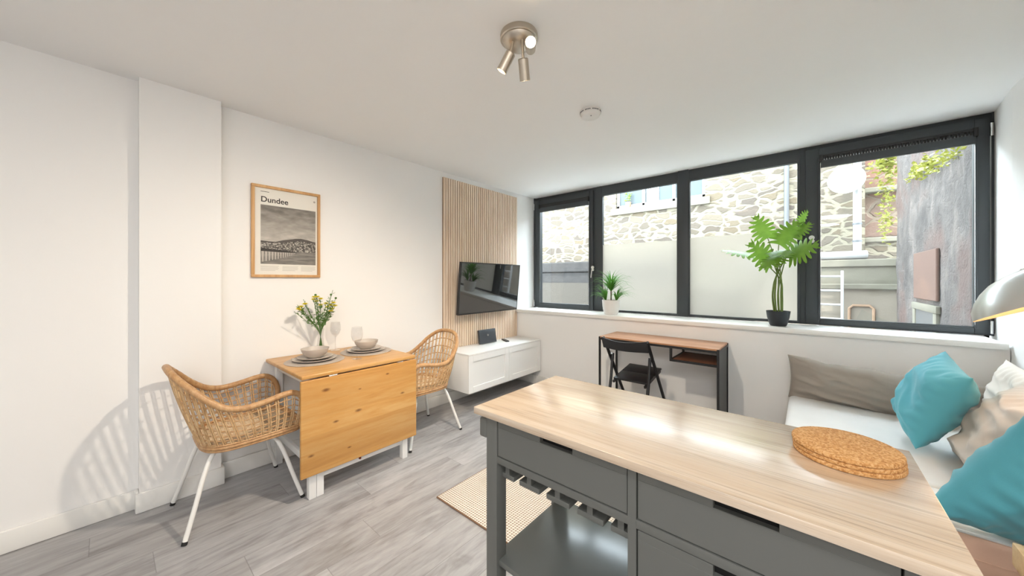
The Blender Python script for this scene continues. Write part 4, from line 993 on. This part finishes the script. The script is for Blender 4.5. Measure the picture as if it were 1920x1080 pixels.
def MA(c, X, Z):
    X = Vector(X).normalized(); Z = Vector(Z); Z = (Z - X * Z.dot(X)).normalized(); Y = Z.cross(X)
    return Matrix(((X.x, Y.x, Z.x, c[0]), (X.y, Y.y, Z.y, c[1]), (X.z, Y.z, Z.z, c[2]), (0, 0, 0, 1)))
def MT(loc, yaw=0, tilt=0, roll=0):   # yaw about z, tilt about local x (lean back), roll about local y (in plane)
    return Matrix.Translation(loc) @ Matrix.Rotation(R(yaw), 4, 'Z') @ Matrix.Rotation(R(tilt), 4, 'X') @ Matrix.Rotation(R(roll), 4, 'Y')
pillow('back_cushion', M_greycush, 1.0, 0.36, 0.19, MT((0.385, 3.46, 0.60), 0, 14, 0), 'long taupe grey back cushion on the sofa along the window wall', group='back cushions of the sofa', seed=3, wr=0.030, sag=0.075, pinch=0.035, fa=-8, fq=8)
pillow('back_cushion', M_cream, 0.64, 0.46, 0.17, MA((0.835, 3.04, 0.665), (0, 1, 0), (0.14, 0, 0.9)), 'large cream back cushion against the right wall behind the beige one', group='back cushions of the sofa', seed=5, wr=0.014)
pillow('back_cushion', M_beige, 0.68, 0.46, 0.22, MA((0.685, 2.56, 0.645), (0.03, 1, 0), (0.28, 0, 0.5)), 'crumpled beige cushion between the two teal cushions', group='back cushions of the sofa', seed=8, wr=0.032, fa=5, fq=7)
pillow('scatter_cushion', M_teal, 0.43, 0.44, 0.21, MA((0.502, 2.85, 0.722), (0.0, 0.99, 0.14), (0.36, 0.12, 0.9)), 'teal cushion standing on its corner against the window-side back cushion', group='teal scatter cushions', seed=11, wr=0.018, fa=35, fq=9)
pillow('scatter_cushion', M_teal, 0.50, 0.50, 0.19, MT((0.605, 1.98, 0.675), 30, 20, 20), 'larger nearer teal cushion at the right edge of the photo', group='teal scatter cushions', seed=14, wr=0.022, fa=-30, fq=8)

# ------------------------------------------------------------------ tray table at the right edge
t = thing('tray_table', (0.64, 1.50, 0), 'light pine tray table at the lower right edge beside the sofa', 'tray table')
bm = B(); tx0, tx1, ty0, ty1, tz0, tz1 = 0.446, 0.86, 1.28, 1.684, 0.535, 0.600
box(bm, tx0, tx0 + 0.018, ty0, ty1, tz0, tz1, bev=0.003); box(bm, tx1 - 0.018, tx1, ty0, ty1, tz0, tz1, bev=0.003); box(bm, tx0 + 0.018, tx1 - 0.018, ty0, ty0 + 0.018, tz0, tz1, bev=0.003); box(bm, tx0 + 0.018, tx1 - 0.018, ty1 - 0.018, ty1, tz0, tz1, bev=0.003)
part('tray_rim', bm, M_traywood, t)
part('tray_base', bx(tx0 + 0.018, tx1 - 0.018, ty0 + 0.018, ty1 - 0.018, tz0 + 0.004, tz0 + 0.012), M_traywood, t)
for xa in (tx0 + 0.05, tx1 - 0.075):
    for ya in (ty0 + 0.05, ty1 - 0.075): part('leg', bx(xa, xa + 0.025, ya, ya + 0.025, 0, tz0, bev=0.002), M_traywood, t)

# ------------------------------------------------------------------ lamp with dome shade
t = thing('floor_lamp', (0.83, 1.82, 0), 'floor lamp with tilted white dome shade and glowing warm inside at right edge', 'lamp')
nrm = Vector((-0.42, 0.20, 0.885)).normalized(); Ml = nrm.to_track_quat('Z', 'Y').to_matrix(); lc = Vector((0.727, 2.40, 1.262))
prof = [(0.208, 0.0), (0.196, 0.034), (0.172, 0.066), (0.140, 0.096), (0.103, 0.120), (0.06, 0.136), (0.022, 0.143), (0, 0.144)]
bm = B(); lathe(bm, prof, lc, 48, Ml); part('lamp_shade', bm, plain('white_lamp_metal', (0.62, 0.62, 0.60), 0.30, 0.65), t, 80)
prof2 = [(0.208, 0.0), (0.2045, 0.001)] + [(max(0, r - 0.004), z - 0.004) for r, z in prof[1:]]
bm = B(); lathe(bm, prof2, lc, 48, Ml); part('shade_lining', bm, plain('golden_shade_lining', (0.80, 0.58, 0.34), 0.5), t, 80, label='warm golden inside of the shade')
bm = B(); bmesh.ops.create_uvsphere(bm, u_segments=20, v_segments=12, radius=0.028, matrix=Matrix.Translation(lc + nrm * 0.045)); part('bulb', bm, emit('lamp_bulb', (1.0, 0.72, 0.38), 14), t, 180, label='lit warm bulb')
top = lc + nrm * 0.142
bm = B(); tube(bm, catmull([(0.83, 1.82, 0.02), (0.84, 1.82, 0.8), (0.88, 1.86, 1.36), (0.90, 2.05, 1.47), (0.86, 2.26, 1.46), top + Vector((0.06, 0, 0.02)), top], 8), 0.009, 12); part('pole', bm, M_lampwhite, t, 80)
bm = B(); lathe(bm, [(0, 0), (0.075, 0), (0.075, 0.018), (0.068, 0.024), (0, 0.024)], (0.83, 1.82, 0), 40); part('base', bm, M_lampwhite, t)
lamp('floor_lamp_light', 'POINT', lc + nrm * 0.012, 1.3, (1.0, 0.66, 0.34), shadow_soft_size=0.03)

# ------------------------------------------------------------------ plants on the sill
def blade(bm, base, az, L, lean, droop, w, seg=7):
    d = Vector((math.cos(az), math.sin(az), 0)); side = Vector((-d.y, d.x, 0)); prev = None
    for i in range(seg + 1):
        s = i / seg; ang = lean + droop * s * s
        p = base + d * (L * s * math.sin(ang)) + Vector((0, 0, L * s * math.cos(ang)))
        ww = w * (0.55 + 0.45 * math.sin(PI * min(1, s * 1.6))) * (1 - s ** 3) + 0.0004
        cur = (bm.verts.new(p - side * ww + Vector((0, 0, ww * 0.35))), bm.verts.new(p), bm.verts.new(p + side * ww + Vector((0, 0, ww * 0.35))))
        if prev: bm.faces.new((prev[0], prev[1], cur[1], cur[0])); bm.faces.new((prev[1], prev[2], cur[2], cur[1]))
        prev = cur
t = thing('dracaena_plant', (-1.715, 3.76, 0.957), 'grassy green plant in a white pot on the window sill', 'plant')
pc = Vector((-1.715, 3.76, 0.957))
bm = B(); lathe(bm, [(0, 0), (0.070, 0), (0.080, 0.012), (0.094, 0.09), (0.099, 0.165), (0.093, 0.165), (0.088, 0.10), (0.085, 0.15), (0, 0.15)][:6] + [(0.089, 0.145), (0, 0.145)], pc, 40); part('pot', bm, M_pot, t, 50)
bm = B(); lathe(bm, [(0, 0.149), (0.088, 0.146)], pc, 24); part('soil', bm, M_soil, t)
bm = B(); tube(bm, [pc + Vector((0, 0, 0.145)), pc + Vector((0.002, 0, 0.23)), pc + Vector((0, 0, 0.31))], 0.008, 8); part('stem', bm, M_bark, t)
for (dx, dz, n, L, w) in ((0.0, 0.26, 60, 0.30, 0.0085), (-0.062, 0.145, 34, 0.24, 0.0075), (0.064, 0.145, 34, 0.24, 0.0075)):
    bm = B()
    for k in range(n):
        az = 2 * PI * k * 0.381966; f = k / n; bias = 0.0 if dx == 0 else (0.25)
        base_ = pc + Vector((dx, 0, dz + 0.02 * f)); lean = 0.10 + 0.85 * (1 - f) * random.uniform(0.7, 1.0); Lx = L * random.uniform(0.8, 1.08)
        if dx: az = (0 if dx > 0 else PI) + random.uniform(-1.5, 1.5); lean = random.uniform(0.05, 0.75)
        blade(bm, base_, az, Lx, lean, random.uniform(0.3, 0.95), w)
    part('leaf_tuft', bm, M_grass, t, 180)

def monstera_leaf(bm, base, tip, normal, width, lobes=7, cup=0.12):
    base, tip = Vector(base), Vector(tip); ax = tip - base; L = ax.length; ax = ax / L
    nr = Vector(normal); nr = (nr - ax * nr.dot(ax)).normalized(); sd = ax.cross(nr)
    def P(u, v, extra=0): # u along, v across (-1..1 of half width)
        return base + ax * (u * L) + sd * (v * width / 2) - nr * (cup * L * (v * v * 0.7 + (u - 0.45) ** 2 * 0.9)) + nr * extra
    def half(u):  # outline half width
        return max(0.02, math.sin(PI * min(1, (u * 0.86 + 0.14))) ** 0.62)
    # midrib strip
    for s in (-1, 1):
        for k in range(lobes):
            u0 = 0.00 + 0.90 * k / lobes; u1 = u0 + 0.90 / lobes; um = (u0 + u1) / 2
            fwd = -0.10 + 0.26 * (k / lobes) ; reach = half(min(1, um + 0.10)) * (0.95 + 0.07 * math.sin(k * 2.1 + s))
            prev = None; seg = 6
            for q in range(seg + 1):
                f = q / seg; gap = 0.0 if f < 0.42 else 0.24 * min(1, (f - 0.42) * 4)
                c = um + fwd * f * f * 1.5 ; hw = (u1 - u0) / 2 * (1 - gap) * (1.0 if f < 0.8 else 1 - (f - 0.8) * 3.4)
                hw = max(hw, 0.012) * (1 + 0.25 * f)
                cur = (bm.verts.new(P(c - hw, s * reach * f)), bm.verts.new(P(c, s * reach * f, 0.004 * L)), bm.verts.new(P(c + hw, s * reach * f)))
                if prev: bm.faces.new((prev[0], prev[1], cur[1], cur[0])); bm.faces.new((prev[1], prev[2], cur[2], cur[1]))
                prev = cur
    # pointed end
    a = [bm.verts.new(P(0.86, -0.35)), bm.verts.new(P(0.90, 0)), bm.verts.new(P(0.86, 0.35)), bm.verts.new(P(1.0, 0))]
    bm.faces.new((a[0], a[1], a[3])); bm.faces.new((a[1], a[2], a[3]))
t = thing('monstera_plant', (-0.19, 3.745, 0.957), 'tall leafy monstera plant in a black pot on the window sill', 'plant')
pc = Vector((-0.19, 3.745, 0.957))
bm = B(); lathe(bm, [(0, 0), (0.052, 0), (0.060, 0.008), (0.078, 0.075), (0.085, 0.128), (0.080, 0.128), (0.074, 0.115), (0, 0.115)], pc, 40); part('pot', bm, M_potblack, t, 50)
bm = B(); lathe(bm, [(0, 0.1165), (0.0745, 0.1155)], pc, 24); part('soil', bm, M_soil, t)
mon = [((-0.362, 3.74, 1.575), (-0.60, 3.70, 1.630), (0.1, -0.35, 0.9), 0.20),
       ((-0.262, 3.74, 1.715), (-0.355, 3.74, 1.925), (0.05, -1, 0.15), 0.20),
       ((-0.225, 3.72, 1.495), (-0.385, 3.64, 1.680), (0.1, -0.8, 0.55), 0.25),
       ((-0.185, 3.74, 1.655), (-0.060, 3.76, 1.850), (-0.1, -1, 0.3), 0.23),
       ((-0.120, 3.72, 1.560), (0.070, 3.66, 1.640), (0, -0.8, 0.6), 0.27),
       ((-0.050, 3.78, 1.820), (0.010, 3.84, 1.935), (0.95, -0.3, 0.1), 0.12),
       ((-0.170, 3.68, 1.560), (-0.290, 3.55, 1.450), (-0.1, -0.7, 0.7), 0.19),
       ((-0.090, 3.76, 1.735), (0.025, 3.80, 1.830), (0.1, -0.7, 0.7), 0.15),
       ((-0.200, 3.70, 1.600), (-0.110, 3.58, 1.540), (0.1, -0.5, 0.8), 0.20)]
for i, (b_, tp, nr, wd) in enumerate(mon):
    a = 2 * PI * i / len(mon); st = pc + Vector((0.028 * math.cos(a), 0.024 * math.sin(a), 0.11)); b_ = Vector(b_)
    mid = Vector((pc.x + 0.030 * math.cos(a) + (b_.x - pc.x) * 0.10, pc.y + 0.02 * math.sin(a), 1.36)); 
    bm = B(); tube(bm, catmull([st, Vector((pc.x + 0.034 * math.cos(a) - 0.006, st.y, 1.22)), mid, mid.lerp(b_, 0.6) + Vector((0, 0, 0.015)), b_], 6), [0.0062] * 12 + [0.0045] * 7 + [0.0035] * 6, 7)
    stem = part('stem', bm, M_monstem, t, 80)
    bm = B(); monstera_leaf(bm, b_, tp, nr, wd); part('leaf', bm, M_mon, t, 180)

# ------------------------------------------------------------------ ceiling fittings
t = thing('ceiling_spotlight', (-1.054, 1.286, H), 'brushed nickel ceiling light with three adjustable spot heads', 'ceiling light')
cc = Vector((-1.054, 1.286, H))
bm = B(); lathe(bm, [(0.088, 0), (0.090, -0.004), (0.090, -0.026), (0.086, -0.030), (0.080, -0.030), (0.075, -0.040), (0.060, -0.054), (0.035, -0.063), (0, -0.066)], cc, 56); part('ceiling_plate', bm, M_steel, t, 40)
def head(a, b, lit):
    a, b = Vector(a), Vector(b); d = (b - a).normalized(); Mh = d.to_track_quat('Z', 'Y').to_matrix(); L = (b - a).length
    bm = B(); lathe(bm, [(0, 0), (0.020, 0.0), (0.0235, 0.003), (0.0245, L - 0.002), (0.0245, L), (0.0225, L), (0.0215, L - 0.040), (0, L - 0.040)], a, 32, Mh); h = part('spot_head', bm, M_steel, t, 40)
    bm = B(); j = Vector((cc.x + (a.x - cc.x) * 0.75, cc.y + (a.y - cc.y) * 0.75, H - 0.052)); tube(bm, [j, (j + a) / 2 + Vector((0, 0, -0.003)), a + d * 0.012], 0.0065, 10); part('swivel_arm', bm, M_steel, h, 60)
    bm = B(); lathe(bm, [(0, L - 0.008), (0.020, L - 0.008), (0.0205, L - 0.0115), (0, L - 0.0115)] if lit else [(0, L - 0.033), (0.020, L - 0.033), (0.0205, L - 0.038), (0, L - 0.038)], a, 24, Mh); part('bulb', bm, M_bulb, h, 60)
    return d
heads_ = [((-1.056, 1.229, 2.415), (-1.103, 1.215, 2.340)), ((-1.002, 1.252, 2.378), (-1.022, 1.292, 2.298)), ((-0.995, 1.300, 2.440), (-0.935, 1.222, 2.408))]
for k, (a, b) in enumerate(heads_): head(a, b, k == 2)
def spot(a, b, e, size=R(110)):
    a, b = Vector(a), Vector(b); d = (b - a).normalized(); p = b + d * 0.004
    lamp('spot_bulb', 'SPOT', p, e, (1.0, 0.86, 0.69), aim=p + d, spot_size=size, spot_blend=1.0, shadow_soft_size=0.034)
spot(*heads_[0], 62, R(130)); spot(*heads_[1], 50, R(125)); spot(*heads_[2], 30, R(150))
t = thing('smoke_alarm', (-1.15, 2.19, H), 'round white smoke alarm on the ceiling in front of the windows', 'smoke alarm')
sa = Vector((-1.15, 2.19, H))
bm = B(); lathe(bm, [(0.070, 0), (0.072, -0.003), (0.070, -0.022), (0.066, -0.024), (0.066, -0.030), (0.060, -0.042), (0.045, -0.048), (0, -0.050)], sa, 48); part('housing', bm, M_pot, t, 30)
bm = B()
for k in range(44):
    if k % 11 in (4, 10): continue
    a = 2 * PI * k / 44; p = sa + Vector((0.0707 * math.cos(a), 0.0707 * math.sin(a), -0.016)); box(bm, p.x - 0.0035, p.x + 0.0035, p.y - 0.0012, p.y + 0.0012, p.z - 0.0035, p.z + 0.0035, rot=Matrix.Rotation(a + PI / 2, 3, 'Z'))
part('vents', bm, plain('dark_vent_grey', (0.12, 0.12, 0.12), 0.7), t)
bm = B(); bmesh.ops.create_uvsphere(bm, u_segments=12, v_segments=8, radius=0.004, matrix=Matrix.Translation(sa + Vector((0.02, -0.03, -0.049)))); part('indicator', bm, plain('dark_vent_grey', (0.1, 0.1, 0.1)), t, 180)
